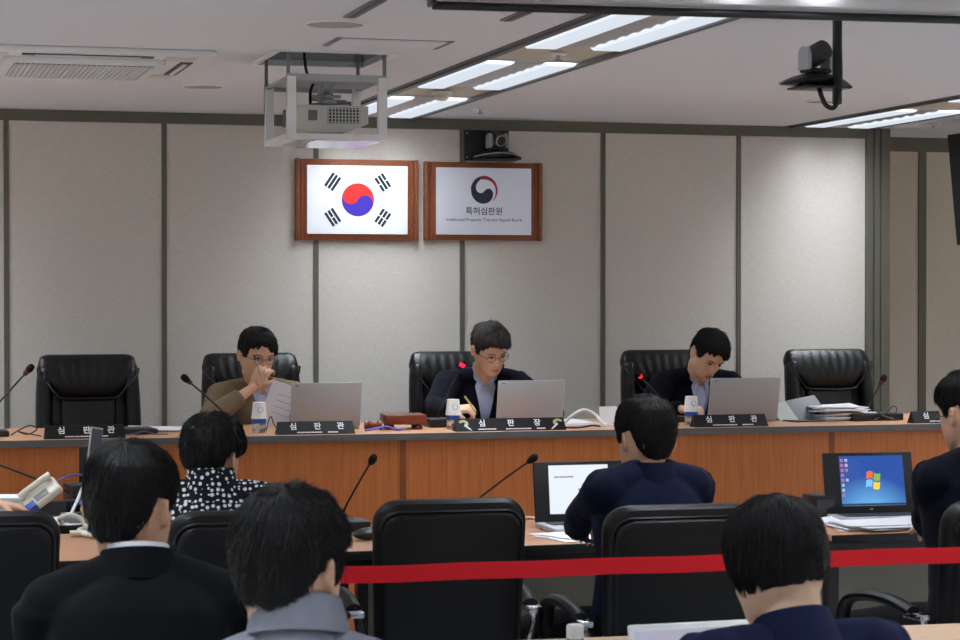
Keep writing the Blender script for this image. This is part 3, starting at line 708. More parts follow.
def bottle_cup(lab, x, y, cup_off=0):
    t = thing('water_bottle', lab.replace('paper cup upside down on', 'clear water bottle under'), 'bottle', (x, y, BT))
    mk('bottle', MB().lathe([(.028, 0), (.031, .004), (.031, .03), (.029, .034), (.031, .04), (.031, .075), (.02, .1), (.013, .108), (.013, .12)], 20), m_bottle, t)
    mk('bottle_label', MB().lathe([(.0316, .044), (.0316, .074), (.0312, .0745)], 20), m_bluel, t)
    mk('bottle_cap', MB().lathe([(.015, .112), (.015, .126), (.013, .128)], 16), m_whiteplastic, t)
    c = thing('paper_cup', lab, 'cup', (x, y, BT+.064))
    mk('cup', MB().lathe([(.034, 0), (.0355, .001), (.0355, .004), (.0345, .006), (.0275, .072), (.026, .0725), (.001, .069)], 24), m_cup, c)
    mk('cup_mark', MB().tube([(.012*math.cos(a), -.0325+.004*math.sin(a), .04+.012*math.sin(a)) for a in [2*PI*k/16 for k in range(17)]], .0009, 5), m_ink, c)
bottle_cup('paper cup upside down on bottle beside the man in brown jacket', 1.69, 9.5)
bottle_cup('paper cup upside down on bottle by the writing hand', 2.585, 9.52)
bottle_cup('paper cup upside down on bottle left of the right silver laptop', 3.735, 9.5)

def mic(name, lab, base, head, lit=None, bw=(.12, .13, .03), z=BT, group=None, bend=.02, hr=.016):
    t = thing(name, lab, 'microphone', (base[0], base[1], z), 0, group)
    mk('base', MB().box((0, 0, bw[2]/2), bw, .006), m_black, t)
    mk('base_button', MB().box((0, -bw[1]*.3, bw[2]+.001), (.025, .015, .004), .001), m_grey, t)
    h = V((head[0]-base[0], head[1]-base[1], head[2]-z)); s = V((0, .02, bw[2]))
    mid = s.lerp(h, .5) + V((0, 0, bend))
    pts = smoothpath([s, s + V((0, 0, .03)), mid, h], 6)
    mk('gooseneck', MB().tube(pts, .0042, 8), m_black, t)
    d = (pts[-1]-pts[-3]).normalized(); q = V((0,0,1)).rotation_difference(d).to_matrix().to_4x4(); Mh = M4.Translation(h) @ q
    mk('foam_head', MB().lathe([(.006, -.02), (hr*.75, -.012), (hr, .0), (hr, .012), (hr*.75, .024), (.002, .029)], 16, 0, Mh), m_blackmat, t)
    if lit is not None: mk('light_ring', MB().lathe([(.008, -.032), (.010, -.03), (hr*.8, -.012), (hr*.6, -.01)], 14, 0, Mh) if not lit else MB().sph((0, 0, .004), (hr*1.12, hr*1.12, hr*1.4), 14, 0, Mh), m_led if lit else m_redring, t)
    return t
G = 'gooseneck microphones on the bench'
mic('microphone', 'gooseneck microphone at the far left end of the bench', (.50, 9.62), (.705, 9.7, 1.262), False, (.22, .16, .025), group=G)
mic('microphone', 'gooseneck microphone before the man in brown jacket', (1.59, 9.74), (1.395, 9.7, 1.212), False, group=G)
mic('microphone', 'red lit gooseneck microphone before the man writing in the middle', (2.575, 9.72), (2.676, 9.7, 1.262), True, (.13, .14, .04), group=G, hr=.0125)
mic('microphone', 'red lit gooseneck microphone before the reading man at right', (3.74, 9.78), (3.556, 9.7, 1.2), True, group=G, hr=.0098)
mic('microphone', 'gooseneck microphone beside the right empty leather chair', (4.735, 9.66), (4.82, 9.7, 1.172), False, (.27, .17, .035), group=G)

def sheets(name, lab, loc, n, w, d, cat='papers', jit=.02, rz=0, dz=.0016, m=None):
    t = MB(); rnd = random.Random(hash(lab) % 1000 if False else len(lab))
    for k in range(n):
        Mk = M4.Translation((rnd.uniform(-jit, jit), rnd.uniform(-jit, jit), k*dz)) @ M4.Rotation(R(rnd.uniform(-16, 16) if jit > .005 else 0), 4, 'Z')
        t.box((0, 0, dz*.48), (w, d, dz*.94), 0, 0, Mk)
        if k == n-1: t.grid(8, 5, lambda u, v: ((u-.5)*w, (v-.5)*d, dz + .002 + .008*u*u*v), 0, Mk)
    o = mk(name, t, m or m_paper, loc=loc); o.rotation_euler = (0, 0, R(rz)); return tag(o, lab, cat)
sheets('paper_stack', 'white papers on the bench between the left chair and first nameplates', (1.285, 9.78, BT), 5, .21, .29, rz=80)
sheets('paper_stack', 'sheets lying right of the middle nameplate under the white cable', (3.2, 9.75, BT), 4, .26, .21, rz=10)
sheets('paper_stack', 'messy stack of white papers in front of the right empty chair', (4.58, 9.72, BT), 14, .24, .2, jit=.045, rz=5, dz=.0048)
t = thing('folder', 'grey folder leaning open over papers by the right laptop', 'folder', (4.40, 9.68, BT), 12)
Mf = M4.Translation((0, .05, .005)) @ M4.Rotation(R(38), 4, 'X') @ M4.Rotation(R(-12), 4, 'Y')
mk('cover', MB().box((0, .03, .035), (.26, .15, .004), .001, 0, Mf), m_grey, t); mk('inner_sheet', MB().box((-.08, .03, .0385), (.09, .14, .002), 0, 0, Mf), mat('pale_green_sheet', (186,192,184), .7), t)
mk('back_cover', MB().box((0, .0, .004), (.24, .2, .006), .001), m_dgrey, t)
o = tag(mk('paper_sheet', MB().box((0, 0, .045), (.09, .0015, .09), 0, 0, M4.Rotation(R(-14), 4, 'X')), m_paper, loc=(3.365, 9.60, BT)), 'white sheet standing on the bench behind the navy man head', 'paper')
t = thing('tablet', 'thin black flat device on the bench beside the left nameplate', 'tablet', (1.165, 9.62, BT), 4); mk('case', MB().box((0, 0, .014), (.15, .2, .022), .004), m_black, t); mk('screen', MB().box((0, 0, .0255), (.13, .18, .001)), m_dgrey, t)
t = thing('gavel_block', 'dark wooden gavel block on short feet', 'gavel block', (2.375, 9.62, BT), -4)
mk('block', MB().box((0, 0, .046), (.19, .17, .045), .006), m_gavel, t)
for x in (-.065, .065):
    for y in (-.06, .06): mk('foot', MB().lathe([(.014, 0), (.016, .01), (.012, .026)], 12, M=M4.Translation((x, y, 0))), m_gavel, t)
t = thing('gavel', 'small wooden gavel lying left of the gavel block', 'gavel', (2.225, 9.58, BT+.021), -6)
Mg = M4.Rotation(R(90), 4, 'Y')
mk('gavel_head', MB().lathe([(.016, -.04), (.021, -.036), (.021, -.026), (.017, -.022), (.019, -.018), (.019, .018), (.017, .022), (.021, .026), (.021, .036), (.016, .04)], 18, 0, Mg), m_gavel, t)
mk('handle', MB().tube([(0, .015, 0), (.0, .1, -.004), (0, .2, -.008)], [.007, .006, .01], 10), m_gavel, t)
def cable(lab, pts, r, m, name='cable'): return tag(mk(name, MB().tube(smoothpath(pts, 8), r, 8), m), lab, 'cable')
cable('purple cable curling around the gavel', [(2.16, 9.46, BT+.007), (2.2, 9.45, BT+.012), (2.26, 9.47, BT+.02), (2.3, 9.46, BT+.007), (2.35, 9.5, BT+.006)], .005, m_purple)
cable('white cable arched over papers right of the middle nameplate', [(3.09, 9.55, BT+.01), (3.13, 9.56, BT+.02), (3.17, 9.57, BT+.05), (3.23, 9.58, BT+.075), (3.28, 9.56, BT+.055), (3.3, 9.52, BT+.018), (3.315, 9.48, BT+.008)], .0075, m_cabw)
cable('thin black cable in front of the papers beside the middle nameplate', [(3.09, 9.42, BT+.005), (3.13, 9.4, BT+.005), (3.17, 9.41, BT+.006), (3.22, 9.42, BT+.012), (3.27, 9.46, BT+.005)], .004, m_black)
cable('looped black cable left of the last nameplate', [(4.70, 9.55, BT+.005), (4.76, 9.56, BT+.03), (4.81, 9.57, BT+.07), (4.83, 9.57, BT+.05), (4.79, 9.56, BT+.012), (4.74, 9.56, BT+.03), (4.715, 9.56, BT+.055), (4.74, 9.55, BT+.03), (4.80, 9.52, BT+.005)], .0025, m_black)
cable('tangled black cable beside the left bench microphone', [(.62, 9.6, BT+.004), (.66, 9.58, BT+.03), (.7, 9.58, BT+.045), (.73, 9.58, BT+.03), (.69, 9.57, BT+.008), (.65, 9.57, BT+.02), (.7, 9.55, BT+.01), (.74, 9.5, BT+.004)], .003, m_black)
cable('bundle of grey and blue cable ends right of the left nameplate', [(1.1, 9.45, BT+.006), (1.14, 9.44, BT+.012), (1.18, 9.46, BT+.02), (1.22, 9.45, BT+.008), (1.28, 9.47, BT+.006)], .0032, mat('slate_cable', (74,84,112), .5))
cable('thin cable beside the bottle of the man in brown jacket', [(1.72, 9.5, BT+.005), (1.735, 9.52, BT+.05), (1.75, 9.54, BT+.07), (1.765, 9.53, BT+.03), (1.79, 9.5, BT+.005)], .0025, m_black)

# ------------------------------------------------------------------ things on the front tables
def open_laptop(lab, xc, y, z, rz, w, h, lean, scr, frame_w, bezel):
    t = thing('laptop', lab, 'laptop', (xc, y, z), rz)          # faces the viewer (-y)
    mk('base', MB().box((0, -.12, .011), (w, .235, .02), .005), m_silver, t)
    mb = MB()
    for r_ in range(5):
        for c in range(14): mb.box((-w*.42+w*.84*(c+.5)/14, -.04-.019*r_, .0225), (w*.05, .015, .003))
    mk('keyboard', mb, m_dgrey, t, kind=None); mk('touchpad', MB().box((0, -.19, .0215), (.09, .05, .001)), m_grey, t)
    Ml = M4.Translation((0, .0, .018)) @ M4.Rotation(R(-lean), 4, 'X')
    l = mk('lid', MB().box((0, .0, h/2), (w, .012, h), .005, 0, Ml), m_black, t)
    s0, s1 = bezel
    mk('screen', MB().quad((s0, -.0066, .03), (s1, -.0066, .03), (s1, -.0066, h-.014), (s0, -.0066, h-.014), 0, Ml), scr, l)
    return t, l, Ml
t, l, Ml = open_laptop('black laptop showing a white document beside the man in navy', 2.535, 7.56, .74, 0, .345, .222, 8, m_doc, .02, (-.115, .115))
mb = MB(); rnd = random.Random(2)
for z, a, b in ((.165, -.09, -.02), (.118, .0, .06), (.085, -.01, .03), (.06, .02, .05)):
    x = a
    while x < b: d = rnd.uniform(.003, .007); mb.box((x, -.0069, z), (d, .0004, .005), 0, 0, Ml); x += d+.002
mk('screen_text', mb, m_docink, l)
t, l, Ml = open_laptop('laptop with blue desktop screen on the right front table', 3.695, 7.53, .74, -3, .365, .235, 12, m_desk, .02, (-.118, .142))
def flagquad(cx, cz, mm):
    mb = MB(); mb.grid(7, 2, lambda u, v: (cx+(u-.5)*.026+v*.004, -.0069, cz+(v-.5)*.027+.004*math.sin((u+ (0 if cx < .012 else 1))*3.0)), 0, Ml); mk('logo_pane', mb, mm, l)
flagquad(.0, .145, m_orangel); flagquad(.03, .141, m_greenl); flagquad(-.004, .113, m_bluelogo); flagquad(.026, .108, m_yell)
mb = MB(); rnd = random.Random(5)
for i in range(8):
    for j in range(2 if i in (0, 1, 2, 4) else 1): mb.box((-.108+j*.018, -.0069, .205-i*.019), (.011, .0004, .011), 0, rnd.choice((0, 0, 1)), Ml)
mk('desktop_icons', mb, [m_icon, m_icon2], l); mk('taskbar', MB().box((.012, -.0069, .035), (.26, .0004, .008), 0, 0, Ml), m_taskbar, l)
mb = MB(); text(mb, 'LG', .011, Ml @ face_M((0, -.0066, .017))); mk('lettering', mb, m_wltr, l)
sheets('paper_stack', 'white sheets beside the elbow of the man in navy', (2.42, 7.22, .74), 4, .22, .28, rz=20)
sheets('paper_stack', 'pile of white papers in front of the blue screened laptop', (3.60, 7.2, .74), 9, .32, .2, jit=.04, dz=.0022)
sheets('paper_stack', 'grey sheets left of the blue screened laptop', (3.43, 7.42, .74), 5, .18, .13, jit=.01)
sheets('envelope', 'manila envelope under the sleeve at the right laptop', (3.80, 7.26, .74), 2, .14, .2, 'envelope', .004, -20, .004, m_orange)
t = thing('microphone_box', 'black box on the table left of the blue screened laptop', 'box', (3.51, 7.60, .74)); mk('case', MB().box((0, 0, .045), (.09, .12, .09), .006), m_black, t); mk('front_plate', MB().box((0, -.0605, .045), (.07, .002, .06)), m_dgrey, t)
mic('microphone', 'black gooseneck microphone left of the empty office chair', (1.675, 7.66), (1.738, 7.5, 1.004), None, (.16, .15, .04), .74, 'gooseneck microphones on the front tables', hr=.0145)
mic('microphone', 'black gooseneck microphone left of the white document laptop', (2.17, 7.72), (2.362, 7.6, .987), None, (.16, .15, .04), .74, 'gooseneck microphones on the front tables', hr=.0145)
t = thing('glasses_case', 'glossy black case on the table left of the empty office chair', 'case', (1.70, 7.36, .74), 30); mk('shell', MB().sph((0, 0, .022), (.075, .04, .022), 20), m_black, t); mk('clasp', MB().box((0, -.039, .024), (.02, .006, .012), .002), m_chrome, t)
cable('white cable at the left of the document laptop', [(2.30, 7.7, .745), (2.33, 7.68, .765), (2.38, 7.64, .77), (2.42, 7.6, .75)], .0035, m_cabw)
cable('small tangle of cable in front of the document laptop', [(2.36, 7.48, .745), (2.4, 7.45, .755), (2.44, 7.47, .752), (2.48, 7.44, .757), (2.52, 7.47, .746)], .005, m_grey)
# press table
t = thing('water_bottle', 'water bottle with white cap at the bottom edge', 'bottle', (1.365, 4.10, .74))
t.location = (1.376, 4.133, .74)
mk('bottle', MB().lathe([(.03, 0), (.033, .005), (.033, .12), (.03, .14), (.016, .165), (.014, .175)], 20), m_bottle, t); mk('bottle_cap', MB().lathe([(.0175, .166), (.0175, .19), (.0155, .193)], 20), m_whiteplastic, t)
t = thing('laptop', 'white framed laptop beside the woman in navy blouse', 'laptop', (1.60, 4.02, .74), 2)
mk('base', MB().box((0, -.11, .009), (.275, .22, .016), .004), m_white, t); mk('keyboard', MB().box((0, -.08, .018), (.24, .1, .003)), m_grey, t)
Ml = M4.Translation((0, 0, .014)) @ M4.Rotation(R(-14), 4, 'X')
l = mk('lid', MB().box((0, 0, .095), (.275, .008, .19), .004, 0, Ml), m_white, t); mk('screen', MB().quad((-.126, -.0045, .015), (.126, -.0045, .015), (.126, -.0045, .177), (-.126, -.0045, .177), 0, Ml), emit('pale_screen', (176,176,196), .8), l)

# ------------------------------------------------------------------ clutter on the clerk table
CT = .75
t = thing('telephone', 'cream desk telephone tilted up with blue label', 'telephone', (.672, 8.32, CT))
Mp = M4.Translation((-.02, 0, .055)) @ M4.Rotation(R(-36), 4, 'Y') @ M4.Rotation(R(24), 4, 'X')
Mp = M4.Translation((.01, 0, .012)) @ Mp @ M4.Scale(.8, 4)
mk('phone_base', MB().box((0, 0, .03), (.19, .13, .042), .014, 0, Mp, 3), m_cream, t)
mk('handset', MB().tube([V((-.085, .035, .07)), V((-.05, .035, .078)), V((.05, .035, .078)), V((.085, .035, .07))], [.02, .016, .016, .022], 10, 0, Mp), m_cream, t)
mk('keypad', MB().box((.0, -.03, .0525), (.07, .05, .004), .001, 0, Mp), m_grey, t)
mk('blue_label', MB().box((-.068, -.042, .0515), (.05, .04, .003), .001, 0, Mp).box((-.068, -.0655, .032), (.05, .003, .03), 0, 0, Mp), m_bluel, t, 'blue label')
mk('stand', MB().box((.02, .03, .03), (.1, .08, .06), .01), m_dgrey, t)
def flatbox(name, lab, cat, loc, d, m, rz=0, top=None, topname='keyboard'):
    t = thing(name, lab, cat, loc, rz); mk('case', MB().box((0, 0, d[2]/2), d, .004), m, t)
    if top: mk(topname, MB().box((0, 0, d[2]+.0005), (d[0]*.8, d[1]*.7, .001)), top, t)
    return t
t = flatbox('laptop', 'grey laptop with pink sticker at the front of the cluttered table', 'laptop', (.84, 8.17, CT), (.27, .22, .022), m_grey, -6, m_dgrey)
mk('pink_sticker', MB().box((-.1, -.02, .0212), (.03, .02, .001)), mat('pink_sticker', (214,110,150), .6), t)
flatbox('network_box', 'black electronic box behind the telephone', 'box', (.88, 8.5, CT), (.24, .16, .11), m_black, 8, m_dgrey, 'top_plate')
flatbox('modem', 'black modem with blue cable ends behind the grey laptop', 'modem', (.93, 8.34, CT), (.2, .13, .05), m_black, -10, m_dgrey, 'top_plate')
flatbox('power_adapter', 'black power adapter between telephone and grey laptop', 'adapter', (.82, 8.36, CT), (.14, .07, .045), m_blackmat, 14, m_dgrey, 'label_plate')
flatbox('charger', 'small black charger in front of the black electronic box', 'charger', (.77, 8.36, CT), (.08, .06, .06), m_black, 20, m_dgrey, 'label_plate')
flatbox('card_reader', 'small white box under the blue telephone label', 'box', (.60, 8.16, CT), (.11, .08, .03), m_whiteplastic, -10, m_grey, 'top_plate')
flatbox('document_tray', 'grey angular document device at the left picture edge', 'tray', (.545, 8.47, CT), (.16, .2, .07), m_silver, -12, m_paper, 'paper')
sheets('paper_stack', 'white papers under the telephone on the cluttered table', (.64, 8.4, CT), 3, .3, .21, rz=12)
sheets('paper_stack', 'white sheet at the front edge of the cluttered table', (.70, 8.12, CT), 2, .12, .15, rz=30)
cable('white cable looping over the clutter beside the telephone', [(.74, 8.12, CT+.03), (.77, 8.2, CT+.07), (.80, 8.26, CT+.12), (.84, 8.3, CT+.14), (.88, 8.34, CT+.11), (.93, 8.36, CT+.03)], .006, m_cabw)
cable('black cable arching beside the white cable on the cluttered table', [(.76, 8.3, CT+.02), (.82, 8.34, CT+.09), (.87, 8.36, CT+.12), (.92, 8.4, CT+.1), (.97, 8.42, CT+.01)], .006, m_black)
cable('blue connectors between the modem and the grey laptop', [(.79, 8.3, CT+.05), (.82, 8.29, CT+.07), (.85, 8.3, CT+.06), (.89, 8.29, CT+.075), (.93, 8.3, CT+.055)], .009, m_bluec)
cable('thin black cable lying across the grey laptop', [(.72, 8.06, CT+.03), (.78, 8.1, CT+.035), (.84, 8.2, CT+.04), (.9, 8.25, CT+.06)], .004, m_black)
cable('purple cable behind the telephone', [(.70, 8.5, CT+.1), (.74, 8.5, CT+.13), (.79, 8.5, CT+.145), (.85, 8.5, CT+.13), (.9, 8.5, CT+.07)], .004, m_purple)
cable('cream monitor cable hanging from the front of the cluttered table', [(.70, 8.06, CT+.01), (.69, 7.99, CT+.03), (.72, 7.96, CT+.045), (.76, 7.96, CT+.03), (.775, 7.93, CT+.0), (.74, 7.80, CT+.004), (.76, 7.66, CT+.003), (.84, 7.6, CT+.003)], .009, m_cream)
o = tag(mk('monitor_plug', MB().tube([(0, 0, 0), (.06, 0, .0)], .011, 10, 0).tube([(.05, 0, 0), (.09, 0, 0)], .015, 8, 1, flat=.55), [m_cream, m_bluec], loc=(.70, 7.72, .753)), 'cream and blue cable plug on the table left of the man in black suit', 'plug')
t = thing('computer_monitor', 'slim black upright screen seen nearly edge on', 'monitor', (.845, 8.60, CT), 66)
mk('panel', MB().box((0, 0, .165), (.13, .02, .17), .004), m_black, t); mk('stand', MB().box((0, .015, .04), (.03, .015, .08), .003).box((0, .01, .004), (.1, .09, .008), .003), m_black, t); mk('screen', MB().box((0, -.0105, .165), (.115, .001, .15)), m_black, t)
t = thing('smartphone', 'upright smartphone on a small stand above the man in black suit', 'phone', (.862, 8.45, CT), 38)
Mq = M4.Translation((0, 0, .255)) @ M4.Rotation(R(9), 4, 'Y')
mk('body', MB().box((0, 0, 0), (.062, .009, .15), .003, 0, Mq), m_silver, t); mk('screen', MB().box((0, -.0048, 0), (.056, .001, .138), 0, 0, Mq), mat('dark_glass', (60,66,82), .08, coat=.5), t)
mk('stand', MB().tube([(0, .0, .02), (-.01, .0, .19)], .006, 8).lathe([(.045, 0), (.045, .008), (.01, .02)], 18), m_black, t)
t = mic('microphone', 'black gooseneck microphone reaching over the cream telephone', (.80, 8.46), (.42, 8.25, .985), None, (.1, .1, .03), CT, hr=.0145)

# ------------------------------------------------------------------ people
def sdir(a): return V((-math.sin(R(a)), math.cos(R(a)), 0))
def remesh(mb, vox, it=3, f=.5):
    me = meshdata('tmp', mb, [], ang=None); o = bpy.data.objects.new('tmp', me); C.objects.link(o)
    md = o.modifiers.new('r', 'REMESH'); md.mode = 'VOXEL'; md.voxel_size = vox
    if it: s = o.modifiers.new('s', 'SMOOTH'); s.factor = f; s.iterations = it
    out = bpy.data.meshes.new_from_object(o.evaluated_get(bpy.context.evaluated_depsgraph_get()))
    bpy.data.objects.remove(o); bpy.data.meshes.remove(me); return out
def from_mesh(name, me, mats, parent=None, org=V((0,0,0))):
    for v in me.vertices: v.co = v.co - org
    me.materials.clear()
    for m in (mats if isinstance(mats, (list, tuple)) else [mats]): me.materials.append(m)
    me.polygons.foreach_set('use_smooth', [True]*len(me.polygons)); me.name = name
    o = bpy.data.objects.new(name, me); C.objects.link(o)
    if parent: o.parent = parent
    return o

HZ = [-.117, -.112, -.1, -.08, -.055, -.03, -.005, .02, .05, .08, .105, .12, .125]
HF = [.050, .072, .083, .088, .0895, .090, .091, .0945, .091, .080, .058, .028, .001]
HB = [.030, .012, -.012, -.040, -.068, -.086, -.094, -.096, -.094, -.086, -.066, -.036, -.004]
HW = [.010, .025, .041, .056, .066, .0715, .0745, .0765, .0755, .068, .052, .029, .002]
def head_sec(z): return np.interp(z, HZ, HF), np.interp(z, HZ, HB), np.interp(z, HZ, HW)
def head_mesh():
    nz, nu = 56, 72; vs = []; fs = []
    zs = [-.117 + .242*(.5-.5*math.cos(PI*(i+.5)/nz)) for i in range(nz)]
    for z in zs:
        f, b, w = head_sec(z); yc = (f+b)/2; hd = (f-b)/2
        for j in range(nu):
            a = 2*PI*j/nu; s, c = math.sin(a), math.cos(a); n = 2/2.25
            x = w*math.copysign(abs(s)**n, s); y = yc + hd*math.copysign(abs(c)**n, c)
            if c > 0:                              # face relief
                G = lambda cx, cz, sx, sz: math.exp(-((x-cx)/sx)**2-((z-cz)/sz)**2)
                nose = np.interp(z, [-.056, -.048, -.040, -.034, -.02, .0, .014, .03], [0, .006, .019, .023, .015, .006, .001, 0])
                y += nose*math.exp(-(x/(.0095 if z > -.03 else .013))**2)
                for q in (-1, 1):
                    y += -.009*G(q*.031, -.001, .017, .011) + .004*G(q*.03, .02, .022, .008) + .004*G(q*.042, -.028, .02, .018) - .003*G(q*.05, -.06, .014, .02)
                    y += .005*G(q*.012, -.042, .006, .006)
                y += .006*G(0, -.064, .02, .005) + .006*G(0, -.077, .017, .005) - .003*G(0, -.0705, .022, .0025) - .003*G(0, -.088, .02, .006) + .006*G(0, -.103, .016, .01)
            vs.append((x, y, z))
    for i in range(nz-1):
        for j in range(nu): fs.append([i*nu+j, i*nu+(j+1)%nu, (i+1)*nu+(j+1)%nu, (i+1)*nu+j])
    fs += [list(range(nu))[::-1], [(nz-1)*nu+j for j in range(nu)]]
    return vs, fs
HEADV, HEADF = head_mesh()

HAIRLINE = {
 'man':    [(0,.066),(30,.062),(50,.052),(64,.035),(74,.0),(84,-.006),(90,.024),(112,.026),(124,-.02),(140,-.05),(180,-.058)],
 'fringe': [(0,.050),(25,.046),(45,.042),(58,.030),(70,.004),(80,-.010),(88,.022),(110,.024),(124,-.025),(140,-.052),(180,-.06)],
 'shag':   [(0,.066),(30,.060),(50,.048),(64,.025),(74,-.01),(86,-.02),(94,.004),(110,.0),(124,-.03),(140,-.046),(180,-.052)],
 'perm':   [(0,.06),(40,.05),(65,.02),(80,.005),(92,.02),(106,.02),(118,-.022),(140,-.038),(180,-.042)],
 'bob':    [(0,.03),(35,.03),(50,.0),(62,-.04),(72,-.048),(90,-.048),(120,-.046),(180,-.042)]}
def hair_pt(a, z, style, t, over=0):
    f, b, w = head_sec(min(z, .1249))
    if z < 0:
        b = np.interp(z, [-.1, -.06, 0], [-.076, -.083, -.0945])
        w = np.interp(z, [-.1, -.06, 0], [.054, .060, .0750]) if style != 'bob' else np.interp(z, [-.1, -.06, 0], [.050, .060, .0745])
        if style == 'bob': f = max(f, .086)
    yc = (f+b)/2; hd = (f-b)/2; s, c = math.sin(a), math.cos(a); n = 2/2.2
    p = V((w*math.copysign(abs(s)**n, s), yc+hd*math.copysign(abs(c)**n, c), z))
    nr = V((p.x/.0060, (p.y-yc)/.0085, max(0, z-.01)/.0115 if z > .01 else 0)).normalized()
    return p + nr*(t+over)
def hair_fn(style, vol):
    hl = HAIRLINE[style]; xs = [k[0] for k in hl]; ys = [k[1] for k in hl]
    def line(a):
        g = math.degrees((a+PI) % (2*PI) - PI); d = abs(g); h = float(np.interp(d, xs, ys))
        if d < 75 and style in ('man', 'fringe', 'shag'): h += .008*math.sin(g*.035+1.0) + (.010 if style == 'man' else .02)*NZ.noise(V((g*.085, vol*500, 0)))
        elif d > 120: h += .004*NZ.noise(V((g*.08, vol*500, 3)))
        return h
    def fn(a, z):
        d = abs(math.degrees((a+PI) % (2*PI) - PI)); h = line(a)
        k = (z-h)/(.016 if style != 'bob' else .008); k = max(0, min(1, k+.5)); k = k*k*(3-2*k)
        t = vol*(.55+.45*min(1, max(0, (z+.02)/.1)))
        if style in ('man', 'fringe') and d > 60: t *= np.interp(z, [-.06, 0, .04, .085], [.16, .32, .62, 1])
        if style == 'shag' and d > 60: t *= np.interp(z, [-.06, 0, .04, .085], [.22, .55, .8, 1])
        if style == 'bob': t *= np.interp(z-h, [0, .05], [.55, 1])
        if style == 'perm' and d > 60: t *= np.interp(z, [-.06, .0, .04], [.35, .8, 1])
        lo = -.006 if d < 100 and style != 'bob' else -.028
        return lo + (t-lo)*k, k
    fn.line = line
    return fn

def hair(parent, MH, style, vol, m, n, wid, ln, rnd, org, messy=.004, sc=1.0):
    fn = hair_fn(style, vol); nu, nz = 84, 44; rows = []
    zlo = min(k[1] for k in HAIRLINE[style])-.022
    zs = [zlo + (.1252-zlo)*math.sin(PI/2*(i/(nz-1)))**1.0 for i in range(nz)]
    mb = MB(); vs = []; fs = []; ks = []
    for z in zs:
        for j in range(nu):
            a = 2*PI*j/nu; t, k = fn(a, z); p = hair_pt(a, z, style, t)
            nv = NZ.noise(V((p.x*38, p.y*38, p.z*14)) + V((vol*900, 0, 0)))
            p = p + (p - V((0, -.005, .02))).normalized()*nv*(.004+messy*.35)*k; vs.append(p); ks.append(k)
    for i in range(nz-1):
        for j in range(nu): fs.append([i*nu+j, i*nu+(j+1)%nu, (i+1)*nu+(j+1)%nu, (i+1)*nu+j])
    fs += [list(range(nu))[::-1], [(nz-1)*nu+j for j in range(nu)]]
    tree = BVHTree.FromPolygons(vs, fs); mb.add(vs, fs, 0, MH)
    crown = V((.012, -.055, .13)); cand = [i for i in range(len(vs)) if ks[i] > .7]; low = min(k[1] for k in HAIRLINE[style])
    for q in range(n):
        p = vs[rnd.choice(cand)] + V((rnd.gauss(0, .004), rnd.gauss(0, .004), rnd.gauss(0, .004))); h0 = rnd.uniform(-.001, .0015); path = []; L = ln*rnd.uniform(.6, 1.2); st = L/5
        jit = V((rnd.gauss(0, .3), rnd.gauss(0, .3), rnd.gauss(0, .15)))*(.5+messy*120); flare = rnd.uniform(0, messy)*(3 if rnd.random() < .08 else 1)
        for s in range(6):
            loc, nr, _, _ = tree.find_nearest(p)
            if loc is None: break
            if nr.dot(loc - V((0, -.005, .0))) < 0: nr = -nr
            if p.z < fn.line(math.atan2(p.x, p.y)) - .003 and len(path) > 1:
                path.append(p + nr*.001); break
            path.append(loc + nr*(h0 + .0008 + flare*(s/5)**2))
            d = (loc - crown); d = d.normalized() + V((0, .25 if loc.y > .02 else 0, -.75 if style != 'perm' else -.3)) + jit
            d = d - nr*d.dot(nr)
            if d.length < 1e-5: break
            p = loc + d.normalized()*st
            if style == 'bob' and p.z < low+.004: break
        if len(path) > 2:
            w = wid*rnd.uniform(.6, 1.3); k = len(path); mb.tube(path, [w*(.5 if i == 0 else 1-.85*(i/(k-1))**2) for i in range(k)], 4, 0, MH, flat=.45, cap=False)
    return mk('hair', mb, m, parent, org=org, ang=None)

